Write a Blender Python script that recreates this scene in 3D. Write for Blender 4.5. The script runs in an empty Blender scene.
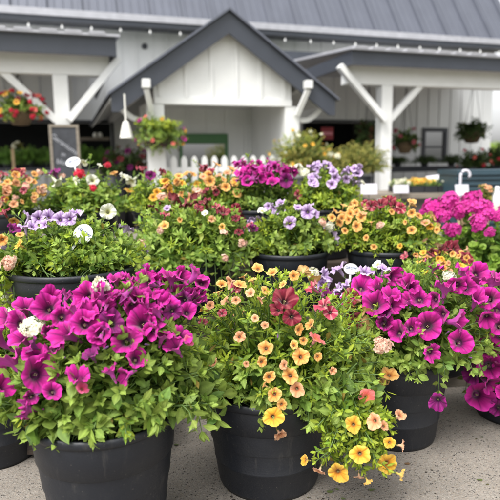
import bpy, math, random
import numpy as np
from mathutils import Vector, Matrix

random.seed(7)
RNG = np.random.default_rng(7)
C = bpy.context.scene.collection
SC = bpy.context.scene

# ------------------------------------------------------------------ camera
F = 560.0                                   # focal length in pixels of the 500 px photograph
TH = math.atan(85 / F)                      # pitch
RO = math.radians(.8)                       # roll
CAM = np.array([0, 0, 1.0])
_R = np.array([1, 0, 0.]); _D = np.array([0, math.cos(TH), -math.sin(TH)]); _U = np.array([0, math.sin(TH), math.cos(TH)])
R2 = _R * math.cos(RO) - _U * math.sin(RO); U2 = _U * math.cos(RO) + _R * math.sin(RO)
cd = bpy.data.cameras.new('camera'); cam = bpy.data.objects.new('camera', cd); C.objects.link(cam)
cam.matrix_world = Matrix(((R2[0], U2[0], -_D[0], CAM[0]), (R2[1], U2[1], -_D[1], CAM[1]), (R2[2], U2[2], -_D[2], CAM[2]), (0, 0, 0, 1)))
cd.sensor_fit = 'HORIZONTAL'; cd.sensor_width = 36; cd.lens = 36 * F / 500
cd.clip_start = .02; cd.clip_end = 3000
cd.dof.use_dof = True; cd.dof.focus_distance = 1.72; cd.dof.aperture_fstop = 3.1
SC.camera = cam

# ------------------------------------------------------------------ sky, sun, exposure (bright overcast)
SUN_EL, SUN_AZ = math.radians(58), math.radians(215)     # azimuth clockwise from +Y: behind the camera, to the left
w = bpy.data.worlds.new('World'); SC.world = w; w.use_nodes = True
nt = w.node_tree; nt.nodes.clear()
sky = nt.nodes.new('ShaderNodeTexSky'); sky.sky_type = 'NISHITA'; sky.sun_disc = False
sky.sun_elevation = SUN_EL; sky.sun_rotation = SUN_AZ; sky.dust_density = 4; sky.air_density = 1.0; sky.ozone_density = .6
hs = nt.nodes.new('ShaderNodeHueSaturation'); hs.inputs['Saturation'].default_value = .09
bg = nt.nodes.new('ShaderNodeBackground'); bg.inputs['Strength'].default_value = .15
wo = nt.nodes.new('ShaderNodeOutputWorld')
nt.links.new(sky.outputs[0], hs.inputs['Color']); nt.links.new(hs.outputs[0], bg.inputs[0]); nt.links.new(bg.outputs[0], wo.inputs[0])
sl = bpy.data.lights.new('sun', 'SUN'); sl.energy = 1.1; sl.angle = math.radians(24); sl.color = (1, .97, .92)
so = bpy.data.objects.new('sun', sl); C.objects.link(so)
sd = Vector((math.sin(SUN_AZ) * math.cos(SUN_EL), math.cos(SUN_AZ) * math.cos(SUN_EL), math.sin(SUN_EL)))
so.rotation_euler = sd.to_track_quat('Z', 'Y').to_euler(); so.location = sd * 30
vs = SC.view_settings
vs.view_transform = 'Standard'; vs.look = 'None'; vs.gamma = 1; vs.use_curve_mapping = False
vs.exposure = 1.22
SC.render.engine = 'CYCLES'
SC.cycles.use_denoising = True
SC.cycles.max_bounces = 8; SC.cycles.transparent_max_bounces = 8

# ------------------------------------------------------------------ planning helpers: a pixel of the photo -> a place in the world
def ray(x, y): return _D + R2 * (x - 250) / F + U2 * (250 - y) / F
def at(x, y, Y):
    d = ray(x, y); return CAM + d * (Y / d[1])
def proj(p):
    v = np.asarray(p) - CAM; z = v @ _D
    return 250 + F * (v @ R2) / z, 250 - F * (v @ U2) / z
FA = math.radians(18); FU = np.array([math.cos(FA), math.sin(FA), 0]); FN = np.array([-math.sin(FA), math.cos(FA), 0])
FC = 14.44                                   # barn front: n.P = FC ; s runs along it to the right, t away from the camera
def onf(x, y, t):
    d = ray(x, y); k = ((FC + t) - CAM @ FN) / (d @ FN); P = CAM + d * k
    return P @ FU, P[2]
def S(x, t, y=150): return onf(x, y, t)[0]
def Zf(x, y, t): return onf(x, y, t)[1]
def W(s, t, z): return FU * s + FN * (FC + t) + np.array([0, 0, z])
def fat(x, y, t):
    s, z = onf(x, y, t); return W(s, t, z)

# ------------------------------------------------------------------ materials
def mat(name, col=(.5, .5, .5), rough=.6, spec=.5, metal=0., noise=0., nscale=8., bump=0., bscale=60., coord='Object', stretch=None):
    m = bpy.data.materials.new(name); m.use_nodes = True
    n = m.node_tree; b = n.nodes['Principled BSDF']
    b.inputs['Base Color'].default_value = (*col, 1); b.inputs['Roughness'].default_value = rough
    b.inputs['Specular IOR Level'].default_value = spec; b.inputs['Metallic'].default_value = metal
    tc = n.nodes.new('ShaderNodeTexCoord'); src = tc.outputs[coord]
    if stretch:
        mp = n.nodes.new('ShaderNodeMapping'); mp.inputs['Scale'].default_value = stretch
        n.links.new(src, mp.inputs[0]); src = mp.outputs[0]
    if noise:
        t = n.nodes.new('ShaderNodeTexNoise'); t.inputs['Scale'].default_value = nscale; t.inputs['Detail'].default_value = 8
        n.links.new(src, t.inputs['Vector'])
        r = n.nodes.new('ShaderNodeValToRGB'); r.color_ramp.elements[0].position = .3; r.color_ramp.elements[1].position = .72
        r.color_ramp.elements[0].color = (*[c * (1 - noise) for c in col], 1); r.color_ramp.elements[1].color = (*[min(1, c * (1 + noise)) for c in col], 1)
        n.links.new(t.outputs[0], r.inputs[0]); n.links.new(r.outputs[0], b.inputs['Base Color'])
    if bump:
        t2 = n.nodes.new('ShaderNodeTexNoise'); t2.inputs['Scale'].default_value = bscale; t2.inputs['Detail'].default_value = 6
        n.links.new(src, t2.inputs['Vector'])
        bp = n.nodes.new('ShaderNodeBump'); bp.inputs['Strength'].default_value = bump; bp.inputs['Distance'].default_value = .01
        n.links.new(t2.outputs[0], bp.inputs['Height']); n.links.new(bp.outputs[0], b.inputs['Normal'])
    return m
def attr_mat(name, rough, spec, trans, bump=0, bscale=200, vary=.12, sheen=0.):
    m = bpy.data.materials.new(name); m.use_nodes = True
    n = m.node_tree; b = n.nodes['Principled BSDF']; out = n.nodes['Material Output']
    a = n.nodes.new('ShaderNodeAttribute'); a.attribute_name = 'Col'
    oi = n.nodes.new('ShaderNodeObjectInfo')
    mr = n.nodes.new('ShaderNodeMapRange'); mr.inputs['To Min'].default_value = 1 - vary; mr.inputs['To Max'].default_value = 1 + vary
    h = n.nodes.new('ShaderNodeHueSaturation')
    n.links.new(oi.outputs['Random'], mr.inputs[0]); n.links.new(mr.outputs[0], h.inputs['Value']); n.links.new(a.outputs['Color'], h.inputs['Color'])
    b.inputs['Roughness'].default_value = rough; b.inputs['Specular IOR Level'].default_value = spec
    if sheen: b.inputs['Sheen Weight'].default_value = sheen
    n.links.new(h.outputs[0], b.inputs['Base Color'])
    tr = n.nodes.new('ShaderNodeBsdfTranslucent'); mx = n.nodes.new('ShaderNodeMixShader'); mx.inputs[0].default_value = trans
    n.links.new(h.outputs[0], tr.inputs['Color']); n.links.new(b.outputs[0], mx.inputs[1]); n.links.new(tr.outputs[0], mx.inputs[2])
    n.links.new(mx.outputs[0], out.inputs['Surface'])
    if bump:
        tc = n.nodes.new('ShaderNodeTexCoord'); t2 = n.nodes.new('ShaderNodeTexNoise'); t2.inputs['Scale'].default_value = bscale
        t2.inputs['Detail'].default_value = 3
        n.links.new(tc.outputs['Object'], t2.inputs['Vector'])
        bp = n.nodes.new('ShaderNodeBump'); bp.inputs['Strength'].default_value = bump; bp.inputs['Distance'].default_value = .004
        n.links.new(t2.outputs[0], bp.inputs['Height']); n.links.new(bp.outputs[0], b.inputs['Normal'])
    return m
M = {}
M['leaf'] = attr_mat('leaf', .5, .35, .40, .3, 260, .04)
M['petal'] = attr_mat('petal', .55, .25, .30, .25, 9, .13, .25)
M['stem'] = mat('stem', (.10, .17, .04), .5, noise=.3, nscale=60)
M['soil'] = mat('soil', (.035, .022, .014), .95, noise=.5, nscale=60, bump=1, bscale=90)
M['white_paint'] = mat('white_paint', (.74, .745, .73), .5, noise=.05, nscale=3, bump=.15, bscale=25)
M['siding'] = mat('siding', (.68, .69, .685), .6, noise=.08, nscale=2.2, bump=.1, bscale=30, stretch=(1, 1, .25))
M['navy_trim'] = mat('navy_trim', (.042, .048, .062), .45, noise=.1, nscale=3)
M['metal_roof'] = mat('metal_roof', (.112, .121, .150), .42, .5, .25, noise=.06, nscale=2)
M['pale_metal'] = mat('pale_metal', (.42, .42, .45), .35, .5, .3, noise=.1, nscale=6)  # light metal of the shelter roofs, also the painted-in lit barn eave
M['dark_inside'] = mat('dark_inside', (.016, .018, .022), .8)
M['black_frame'] = mat('black_frame', (.018, .021, .03), .5)
M['green_paint'] = mat('green_paint', (.05, .15, .05), .5)
M['wood'] = mat('wood', (.04, .027, .018), .75, noise=.4, nscale=5, bump=.4, bscale=40, stretch=(1, 8, 8))
M['grey_wood'] = mat('grey_wood', (.22, .19, .15), .8, noise=.25, nscale=5, bump=.4, bscale=40, stretch=(1, 8, 8))
M['pale_wood'] = mat('pale_wood', (.45, .33, .19), .7, noise=.2, nscale=8)
M['tag_white'] = mat('tag_white', (.82, .83, .85), .35)
M['card'] = mat('card', (.56, .55, .60), .5)
M['tag_ink'] = mat('tag_ink', (.02, .05, .20), .5)
M['slate'] = mat('slate', (.035, .038, .045), .7, noise=.35, nscale=7)
M['chalk'] = mat('chalk', (.36, .37, .40), .9)
M['terracotta'] = mat('terracotta', (.22, .085, .04), .8, noise=.2, nscale=20)
M['teal_plastic'] = mat('teal_plastic', (.022, .05, .068), .5, noise=.1)
M['black_plastic'] = mat('black_plastic', (.014, .015, .019), .5)
M['red_sign'] = mat('red_sign', (.30, .035, .045), .6)
M['bulb'] = mat('bulb', (.85, .85, .83), .15, .6)
M['wire'] = mat('wire', (.03, .03, .03), .5)
M['canvas'] = mat('canvas', (.75, .74, .68), .8, noise=.05)
M['coir'] = mat('coir', (.11, .075, .04), .95, noise=.4, nscale=40, bump=.8, bscale=80)
M['pink_paint'] = mat('pink_paint', (.7, .25, .3), .5)
def glass():
    m = bpy.data.materials.new('window_glass'); m.use_nodes = True; b = m.node_tree.nodes['Principled BSDF']
    b.inputs['Base Color'].default_value = (.02, .025, .025, 1); b.inputs['Roughness'].default_value = .06
    b.inputs['Specular IOR Level'].default_value = 1.0; b.inputs['IOR'].default_value = 2.6
    return m
M['glass'] = glass()
def pot_mat():
    m = mat('pot_plastic', (.0115, .0135, .0185), .42, .45, bump=.12, bscale=180)
    n = m.node_tree; b = n.nodes['Principled BSDF']
    tc = n.nodes.new('ShaderNodeTexCoord'); t = n.nodes.new('ShaderNodeTexNoise'); t.inputs['Scale'].default_value = 9; t.inputs['Detail'].default_value = 9; t.inputs['Roughness'].default_value = .7
    r = n.nodes.new('ShaderNodeValToRGB'); r.color_ramp.elements[0].position = .5; r.color_ramp.elements[1].position = .82
    r.color_ramp.elements[0].color = (.0095, .0115, .0165, 1); r.color_ramp.elements[1].color = (.022, .023, .025, 1)
    n.links.new(tc.outputs['Object'], t.inputs[0]); n.links.new(t.outputs[0], r.inputs[0]); n.links.new(r.outputs[0], b.inputs['Base Color'])
    mp = n.nodes.new('ShaderNodeMapping'); mp.inputs['Scale'].default_value = (14, 14, 2.2); t3 = n.nodes.new('ShaderNodeTexNoise'); t3.inputs['Scale'].default_value = 2.2; t3.inputs['Detail'].default_value = 10; t3.inputs['Roughness'].default_value = .75
    r3 = n.nodes.new('ShaderNodeValToRGB'); r3.color_ramp.elements[0].position = .56; r3.color_ramp.elements[1].position = .80; r3.color_ramp.elements[1].color = (.55, .55, .55, 1)
    t4 = n.nodes.new('ShaderNodeTexNoise'); t4.inputs['Scale'].default_value = 130; t4.inputs['Detail'].default_value = 2
    r4 = n.nodes.new('ShaderNodeValToRGB'); r4.color_ramp.elements[0].position = .70; r4.color_ramp.elements[1].position = .76; r4.color_ramp.elements[1].color = (.6, .6, .6, 1)
    ad = n.nodes.new('ShaderNodeMath'); ad.operation = 'MAXIMUM'; mx = n.nodes.new('ShaderNodeMix'); mx.data_type = 'RGBA'; mx.inputs[7].default_value = (.10, .092, .082, 1)
    n.links.new(tc.outputs['Object'], mp.inputs[0]); n.links.new(mp.outputs[0], t3.inputs[0]); n.links.new(t3.outputs[0], r3.inputs[0]); n.links.new(tc.outputs['Object'], t4.inputs[0]); n.links.new(t4.outputs[0], r4.inputs[0])
    n.links.new(r3.outputs[0], ad.inputs[0]); n.links.new(r4.outputs[0], ad.inputs[1]); n.links.new(ad.outputs[0], mx.inputs[0]); n.links.new(r.outputs[0], mx.inputs[6]); n.links.new(mx.outputs[2], b.inputs['Base Color'])
    v = n.nodes.new('ShaderNodeMapRange'); v.inputs['To Min'].default_value = .34; v.inputs['To Max'].default_value = .62
    n.links.new(t.outputs[0], v.inputs[0]); n.links.new(v.outputs[0], b.inputs['Roughness'])
    return m
M['pot'] = pot_mat()
def ground_mat():
    m = bpy.data.materials.new('exposed_aggregate'); m.use_nodes = True; n = m.node_tree; b = n.nodes['Principled BSDF']
    tc = n.nodes.new('ShaderNodeTexCoord')
    def vor(sc):
        v = n.nodes.new('ShaderNodeTexVoronoi'); v.inputs['Scale'].default_value = sc; v.inputs['Randomness'].default_value = 1
        nz = n.nodes.new('ShaderNodeTexNoise'); nz.inputs['Scale'].default_value = sc * .7; nz.inputs['Detail'].default_value = 2
        mx = n.nodes.new('ShaderNodeMix'); mx.data_type = 'VECTOR'; mx.inputs['Factor'].default_value = .012
        n.links.new(tc.outputs['Object'], nz.inputs[0]); n.links.new(tc.outputs['Object'], mx.inputs[4]); n.links.new(nz.outputs['Color'], mx.inputs[5])
        n.links.new(mx.outputs[1], v.inputs['Vector']); return v
    v1, v2 = vor(165), vor(300)
    sep = n.nodes.new('ShaderNodeSeparateColor'); n.links.new(v1.outputs['Color'], sep.inputs[0])
    r = n.nodes.new('ShaderNodeValToRGB'); e = r.color_ramp.elements
    e[0].position = 0; e[0].color = (.035, .032, .03, 1); e[1].position = 1; e[1].color = (.52, .47, .41, 1)
    for p, c in ((.16, (.10, .085, .075)), (.22, (.31, .26, .21)), (.5, (.44, .375, .305)), (.8, (.34, .28, .225))):
        k = r.color_ramp.elements.new(p); k.color = (*c, 1)
    n.links.new(sep.outputs[0], r.inputs[0])
    sep2 = n.nodes.new('ShaderNodeSeparateColor'); n.links.new(v2.outputs['Color'], sep2.inputs[0])
    r2 = n.nodes.new('ShaderNodeValToRGB'); r2.color_ramp.elements[0].color = (.27, .24, .205, 1); r2.color_ramp.elements[1].color = (.46, .415, .36, 1)
    n.links.new(sep2.outputs[1], r2.inputs[0])
    th = n.nodes.new('ShaderNodeMath'); th.operation = 'LESS_THAN'; th.inputs[1].default_value = .42
    n.links.new(v1.outputs['Distance'], th.inputs[0])
    mc = n.nodes.new('ShaderNodeMix'); mc.data_type = 'RGBA'
    n.links.new(th.outputs[0], mc.inputs[0]); n.links.new(r2.outputs[0], mc.inputs[6]); n.links.new(r.outputs[0], mc.inputs[7])
    big = n.nodes.new('ShaderNodeTexNoise'); big.inputs['Scale'].default_value = 3; big.inputs['Detail'].default_value = 7
    n.links.new(tc.outputs['Object'], big.inputs[0])
    br = n.nodes.new('ShaderNodeMapRange'); br.inputs[1].default_value = .3; br.inputs[2].default_value = .7; br.inputs[3].default_value = .43; br.inputs[4].default_value = .70
    n.links.new(big.outputs[0], br.inputs[0])
    mm = n.nodes.new('ShaderNodeVectorMath'); mm.operation = 'SCALE'
    n.links.new(mc.outputs[2], mm.inputs[0]); n.links.new(br.outputs[0], mm.inputs['Scale'])
    n.links.new(mm.outputs[0], b.inputs['Base Color']); b.inputs['Roughness'].default_value = .85
    bp = n.nodes.new('ShaderNodeBump'); bp.inputs['Strength'].default_value = .4; bp.inputs['Distance'].default_value = .003; bp.invert = True
    n.links.new(v1.outputs['Distance'], bp.inputs['Height']); n.links.new(bp.outputs[0], b.inputs['Normal'])
    return m
M['ground'] = ground_mat()
M['grass'] = mat('field_grass', (.12, .16, .05), .9, noise=.3, nscale=.15)

# ------------------------------------------------------------------ object helpers
ROOT = {}
def tag(o, label, cat, group=None, kind=None):
    if label: o['label'] = label
    if cat: o['category'] = cat
    if group: o['group'] = group
    if kind: o['kind'] = kind
    return o
def thing(name, loc, label, cat, group=None):
    o = bpy.data.objects.new(name, None); o.empty_display_size = .1; C.objects.link(o)
    o.location = Vector([float(v) for v in loc]); ROOT[o.name] = np.array(loc, float)
    return tag(o, label, cat, group)
def link(name, me, parent=None):
    o = bpy.data.objects.new(name, me); C.objects.link(o)
    if parent is not None:
        o.parent = parent; ROOT[o.name] = ROOT[parent.name]
    else: ROOT[o.name] = np.zeros(3)
    return o
def make_mesh(name, V, Fc, mats, cols=None, midx=None, smooth=False):
    me = bpy.data.meshes.new(name)
    me.from_pydata([tuple(v) for v in V], [], [tuple(int(i) for i in f) for f in Fc])
    for m in mats: me.materials.append(m)
    if midx is not None: me.polygons.foreach_set('material_index', np.asarray(midx, np.int32))
    if smooth: me.polygons.foreach_set('use_smooth', np.ones(len(Fc), bool))
    if cols is not None:
        a = me.color_attributes.new('Col', 'FLOAT_COLOR', 'POINT')
        cc = np.ones((len(V), 4), np.float32); cc[:, :3] = cols; a.data.foreach_set('color', cc.ravel())
    me.update(); return me
BOXF = [(0, 3, 2, 1), (4, 5, 6, 7), (0, 1, 5, 4), (1, 2, 6, 5), (2, 3, 7, 6), (3, 0, 4, 7)]
class MB:
    def __init__(s): s.V = []; s.F = []
    def add(s, V, Fc):
        b = len(s.V); s.V += [tuple(v) for v in V]; s.F += [tuple(i + b for i in f) for f in Fc]
    def hexa(s, p): s.add(p, BOXF); return s
    def fbox(s, s0, s1, t0, t1, z0, z1):            # box in the barn's own frame
        return s.hexa([W(s0, t0, z0), W(s1, t0, z0), W(s1, t1, z0), W(s0, t1, z0), W(s0, t0, z1), W(s1, t0, z1), W(s1, t1, z1), W(s0, t1, z1)])
    def box(s, x0, x1, y0, y1, z0, z1):
        return s.hexa([(x0, y0, z0), (x1, y0, z0), (x1, y1, z0), (x0, y1, z0), (x0, y0, z1), (x1, y0, z1), (x1, y1, z1), (x0, y1, z1)])
    def bar(s, a, b, wd, hd, up=(0, 0, 1)):         # square bar from a to b
        a, b = np.array(a, float), np.array(b, float); d = (b - a) / np.linalg.norm(b - a)
        x = np.cross(d, np.array(up, float)); x /= np.linalg.norm(x); y = np.cross(x, d)
        q = [(-1, -1), (1, -1), (1, 1), (-1, 1)]
        return s.hexa([a + x * i * wd / 2 + y * j * hd / 2 for i, j in q] + [b + x * i * wd / 2 + y * j * hd / 2 for i, j in q])
    def tube(s, P, r, n=8, cap=True):
        P = [np.array(p, float) for p in P]; b = len(s.V); rr = r if hasattr(r, '__len__') else [r] * len(P)
        for i, p in enumerate(P):
            d = P[min(i + 1, len(P) - 1)] - P[max(i - 1, 0)]; d /= np.linalg.norm(d) + 1e-12
            a = np.array([0, 0, 1.]) if abs(d[2]) < .9 else np.array([1., 0, 0])
            x = np.cross(d, a); x /= np.linalg.norm(x); y = np.cross(d, x)
            for k in range(n):
                t = 2 * math.pi * k / n; s.V.append(tuple(p + rr[i] * (x * math.cos(t) + y * math.sin(t))))
        for i in range(len(P) - 1):
            for k in range(n):
                s.F.append((b + i * n + k, b + i * n + (k + 1) % n, b + (i + 1) * n + (k + 1) % n, b + (i + 1) * n + k))
        if cap:
            s.F.append(tuple(b + k for k in range(n))); s.F.append(tuple(b + (len(P) - 1) * n + k for k in reversed(range(n))))
        return s
    def lathe(s, prof, c, n=48):
        b = len(s.V)
        for r, z in prof:
            for k in range(n):
                t = 2 * math.pi * k / n; s.V.append((c[0] + r * math.cos(t), c[1] + r * math.sin(t), c[2] + z))
        for i in range(len(prof) - 1):
            for k in range(n):
                s.F.append((b + i * n + k, b + i * n + (k + 1) % n, b + (i + 1) * n + (k + 1) % n, b + (i + 1) * n + k))
        return s
    def prism(s, pts, off):                         # polygon pts (3-D) extruded by off
        n = len(pts); off = np.array(off, float)
        s.add([np.array(p) for p in pts] + [np.array(p) + off for p in pts],
              [tuple(range(n)), tuple(range(2 * n - 1, n - 1, -1))] + [(i, (i + 1) % n + 0, (i + 1) % n + n, i + n) for i in range(n)])
        return s
    def build(s, name, m, parent=None, smooth=False, bevel=0):
        off = ROOT[parent.name] if parent is not None else np.zeros(3)
        me = make_mesh(name, np.array(s.V) - off, s.F, [m], smooth=smooth)
        import bmesh
        bm = bmesh.new(); bm.from_mesh(me); bmesh.ops.recalc_face_normals(bm, faces=bm.faces); bm.to_mesh(me); bm.free()
        o = link(name, me, parent)
        if bevel:
            mod = o.modifiers.new('bevel', 'BEVEL'); mod.width = bevel; mod.segments = 2; mod.limit_method = 'ANGLE'
        return o
def text(body, size, m, parent, origin, xdir, ydir, name='lettering', extrude=.0004, slant=0):
    cu = bpy.data.curves.new(name, 'FONT'); cu.body = body; cu.size = size; cu.extrude = extrude; cu.align_x = 'CENTER'; cu.align_y = 'CENTER'; cu.shear = slant
    cu.materials.append(m)
    tmp = bpy.data.objects.new('text_source', cu); C.objects.link(tmp)
    bpy.context.view_layer.update()
    me = bpy.data.meshes.new_from_object(tmp.evaluated_get(bpy.context.evaluated_depsgraph_get())); me.name = name
    bpy.data.objects.remove(tmp); bpy.data.curves.remove(cu)
    o = link(name, me, parent)
    x = Vector(xdir).normalized(); y = Vector(ydir); y = (y - x * y.dot(x)).normalized(); z = x.cross(y)
    p = Vector([float(v) for v in (np.array(origin) - ROOT[parent.name])])
    o.matrix_basis = Matrix(((x[0], y[0], z[0], p[0]), (x[1], y[1], z[1], p[1]), (x[2], y[2], z[2], p[2]), (0, 0, 0, 1)))
    return o

# ================================================================== SETTING
g = MB(); g.add([(-60, -6, 0), (60, -6, 0), (60, 45, 0), (-60, 45, 0)], [(0, 1, 2, 3)])
tag(g.build('ground', M['ground']), None, None, kind='structure')
g = MB(); g.add([(-1500, -300, -.03), (1500, -300, -.03), (1500, 2500, -.03), (-1500, 2500, -.03)], [(0, 1, 2, 3)])
tag(g.build('field', M['grass']), None, None, kind='structure')

# ------------------------------------------------------------------ the barn
sL, sR = S(-260, 0), S(490, 0)
EZ0 = Zf(200, 31, -.6); EZ1 = Zf(200, 25.3, -.6)         # fascia bottom / top
barn = thing('barn', W((sL + sR) / 2, 0, 0), 'long white board and batten barn with grey standing seam metal roof', 'barn')
def rect(x0, x1, y0, z0): return (S(x0, 0), S(x1, 0), z0, Zf((x0 + x1) / 2, y0, 0))
openL = rect(-190, 112, 122, .95); openR = rect(304, 386, 122.5, .95)
winR = (S(421.5, 0), S(446.5, 0), Zf(434, 162, 0), Zf(434, 128, 0)); winP = (S(180, 0), S(226.5, 0), .95, Zf(203, 134, 0))
holes = [openL, openR, winR]
def inside(s, z): return any(h[0] < s < h[1] and h[2] < z < h[3] for h in holes)
ss = sorted({sL, sR} | {v for h in holes for v in h[:2]}); zz = sorted({0, EZ0 + .25} | {v for h in holes for v in h[2:]})
sd_ = MB()
for i in range(len(ss) - 1):
    for j in range(len(zz) - 1):
        if not inside((ss[i] + ss[i + 1]) / 2, (zz[j] + zz[j + 1]) / 2): sd_.fbox(ss[i], ss[i + 1], 0, .15, zz[j], zz[j + 1])
DEP = 9.0
sd_.fbox(sL, sL + .15, .15, DEP, 0, EZ0 + .2); sd_.fbox(sR - .15, sR, .15, DEP, 0, EZ0 + .2); sd_.fbox(sL, sR, DEP, DEP + .15, 0, EZ0 + .2)
s_ = sL + .1
while s_ < sR:
    zc = [0.]
    hh = [h for h in holes if h[0] - .05 < s_ < h[1] + .05]
    z0 = 0
    for h in sorted(hh, key=lambda h: h[2]):
        sd_.fbox(s_ - .028, s_ + .028, -.024, -.002, z0, h[2]); z0 = h[3] + .06
    sd_.fbox(s_ - .028, s_ + .028, -.024, -.002, z0, EZ0 + .2)
    s_ += .385
wall = sd_.build('wall', M['siding'], barn)
for h in (openL, openR):
    fr = MB(); fr.fbox(h[0] - .06, h[1] + .06, -.04, .1, h[3] + .003, h[3] + .07); fr.fbox(h[0] - .06, h[0] - .003, -.04, .1, h[2], h[3]); fr.fbox(h[1] + .003, h[1] + .06, -.04, .1, h[2], h[3])
    fr.build('opening_frame', M['black_frame'], barn)
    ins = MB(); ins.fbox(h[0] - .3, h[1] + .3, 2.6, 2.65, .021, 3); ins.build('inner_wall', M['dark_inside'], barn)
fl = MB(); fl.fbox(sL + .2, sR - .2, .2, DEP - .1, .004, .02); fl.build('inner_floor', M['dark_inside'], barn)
def window(h, fm, fw, mull=False):
    f = MB()
    f.fbox(h[0], h[1], -.035, .05, h[2], h[2] + fw).fbox(h[0], h[1], -.035, .05, h[3] - fw, h[3])
    f.fbox(h[0], h[0] + fw, -.035, .05, h[2] + fw, h[3] - fw).fbox(h[1] - fw, h[1], -.035, .05, h[2] + fw, h[3] - fw)
    if mull: f.fbox(h[0] + fw, h[1] - fw, -.02, .05, h[2] + (h[3] - h[2]) * .42, h[2] + (h[3] - h[2]) * .42 + .05)
    o = f.build('window', fm, barn)
    p = MB(); p.fbox(h[0] + fw, h[1] - fw, .02, .03, h[2] + fw, h[3] - fw); p.build('pane', M['glass'], o)
    return o
window(winR, M['black_frame'], .11, True)
# roof: steep front slope, then a flatter one, mirrored
P1_, P2_ = math.radians(56), math.radians(22)
L1 = 3.4; te, ze = -.62, EZ1
t1, z1 = te + L1 * math.cos(P1_), ze + L1 * math.sin(P1_)
tm = DEP / 2; z2 = z1 + (tm - t1) * math.tan(P2_)
prof = [(te, ze), (t1, z1), (tm, z2), (DEP - t1, z1), (DEP - te, ze)]
rf = MB(); sRr = sR + .38; sLr = sL - .4
for (ta, za), (tb, zb) in zip(prof[:-1], prof[1:]):
    rf.hexa([W(sLr, ta, za), W(sRr, ta, za), W(sRr, tb, zb), W(sLr, tb, zb), W(sLr, ta, za + .06), W(sRr, ta, za + .06), W(sRr, tb, zb + .06), W(sLr, tb, zb + .06)])
s_ = S(9, te, 20) - 30 * .757
while s_ < sRr:
    if s_ > sLr:
        for (ta, za), (tb, zb) in zip(prof[:2], prof[1:3]):
            nx = np.array([-(zb - za), tb - ta]); nx /= np.hypot(*nx)
            a = [W(s_ + d, ta + nx[0] * h, za + .058 + nx[1] * h) for d, h in ((-.034, 0), (.034, 0), (.026, .10), (-.026, .10))]
            b = [W(s_ + d, tb + nx[0] * h, zb + .058 + nx[1] * h) for d, h in ((-.034, 0), (.034, 0), (.026, .10), (-.026, .10))]
            rf.add(a + b, [(0, 1, 2, 3), (7, 6, 5, 4)] + [(i, (i + 1) % 4, (i + 1) % 4 + 4, i + 4) for i in range(4)])
            for q_ in (.19, .38, .57):
                a = [W(s_ + q_ + d, ta + nx[0] * h, za + .058 + nx[1] * h) for d, h in ((-.02, 0), (.02, 0), (.01, .022), (-.01, .022))]
                b = [W(s_ + q_ + d, tb + nx[0] * h, zb + .058 + nx[1] * h) for d, h in ((-.02, 0), (.02, 0), (.01, .022), (-.01, .022))]
                rf.add(a + b, [(0, 1, 2, 3), (7, 6, 5, 4)] + [(i, (i + 1) % 4, (i + 1) % 4 + 4, i + 4) for i in range(4)])
    s_ += .757
roof = rf.build('roof', M['metal_roof'], barn)
fs = MB(); fs.fbox(sLr, sRr, te - .09, te - .055, ze - .02, ze + .13); fs.build('lit_roof_edge', M['pale_metal'], roof)  # paler strip paints the light caught by the roof metal's lower end
fs = MB(); fs.fbox(sLr, sRr, te - .05, te - .01, EZ0, ze - .003); fs.fbox(sLr, sRr, te, 0, ze - .09, ze - .05); fs.build('fascia', M['navy_trim'], barn)
gb = MB()
for s0 in (sL, sR - .15):
    gb.prism([W(s0, t, z - .002) for t, z in prof], FU * .15)
gb.build('gable_wall', M['siding'], barn)
# shallow awning between porch and right shelter
aw = MB(); a0, a1 = S(262, -2.6), S(354, -2.6)
zt, zb = Zf(310, 52, -2.6), Zf(310, 63.5, -2.6)
aw.fbox(a0, a1, -2.6, -2.56, zb, zt)
aw.hexa([W(a0, -2.56, zt - .08), W(a1, -2.56, zt - .08), W(a1, -.03, zt + .25), W(a0, -.03, zt + .25), W(a0, -2.56, zt - .03), W(a1, -2.56, zt - .03), W(a1, -.03, zt + .3), W(a0, -.03, zt + .3)])
aw.build('awning', M['navy_trim'], barn)
v = MB(); c = fat(144.5, 46.5, 0); v.lathe([(0, 0), (.07, 0), (.07, .05), (0, .05)], (0, 0, 0), 16)
v.V = [tuple(c + FU * x + np.array([0, 0, 1]) * y - FN * z) for x, y, z in v.V]; v.build('vent', M['black_frame'], barn)

# string lights under the eave
sg = thing('string_lights', W(S(200, -.8, 30), -.8, EZ0 - .1), 'string of small unlit white bulbs under the main roof eave', 'string lights')
bul = [S(8 + 31.2 * 0, -.8, 22)]; step = S(71, -.8, 25) - S(39, -.8, 23)
cw = MB(); P = []
s_ = S(8, -.8, 22) - 12 * step
while s_ < sRr - .05:
    zc = EZ0 - .03
    P += [W(s_, -.72, zc), W(s_ + step / 2, -.72, zc - .06)]
    if s_ > S(-60, -.8):
        b = MB(); b.lathe([(.001, -.135), (.016, -.13), (.025, -.108), (.023, -.088), (.015, -.06), (.015, -.05), (.001, -.05)], W(s_, -.72, zc), 12); b.build('bulb', M['bulb'], sg, True)
        b2 = MB(); b2.lathe([(.02, -.05), (.02, 0), (.001, 0)], W(s_, -.72, zc), 8); b2.build('socket', M['wire'], sg)
    s_ += step * random.uniform(.93, 1.07)
cw.tube(P, .006, 5); cw.build('cord', M['wire'], sg)

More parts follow.
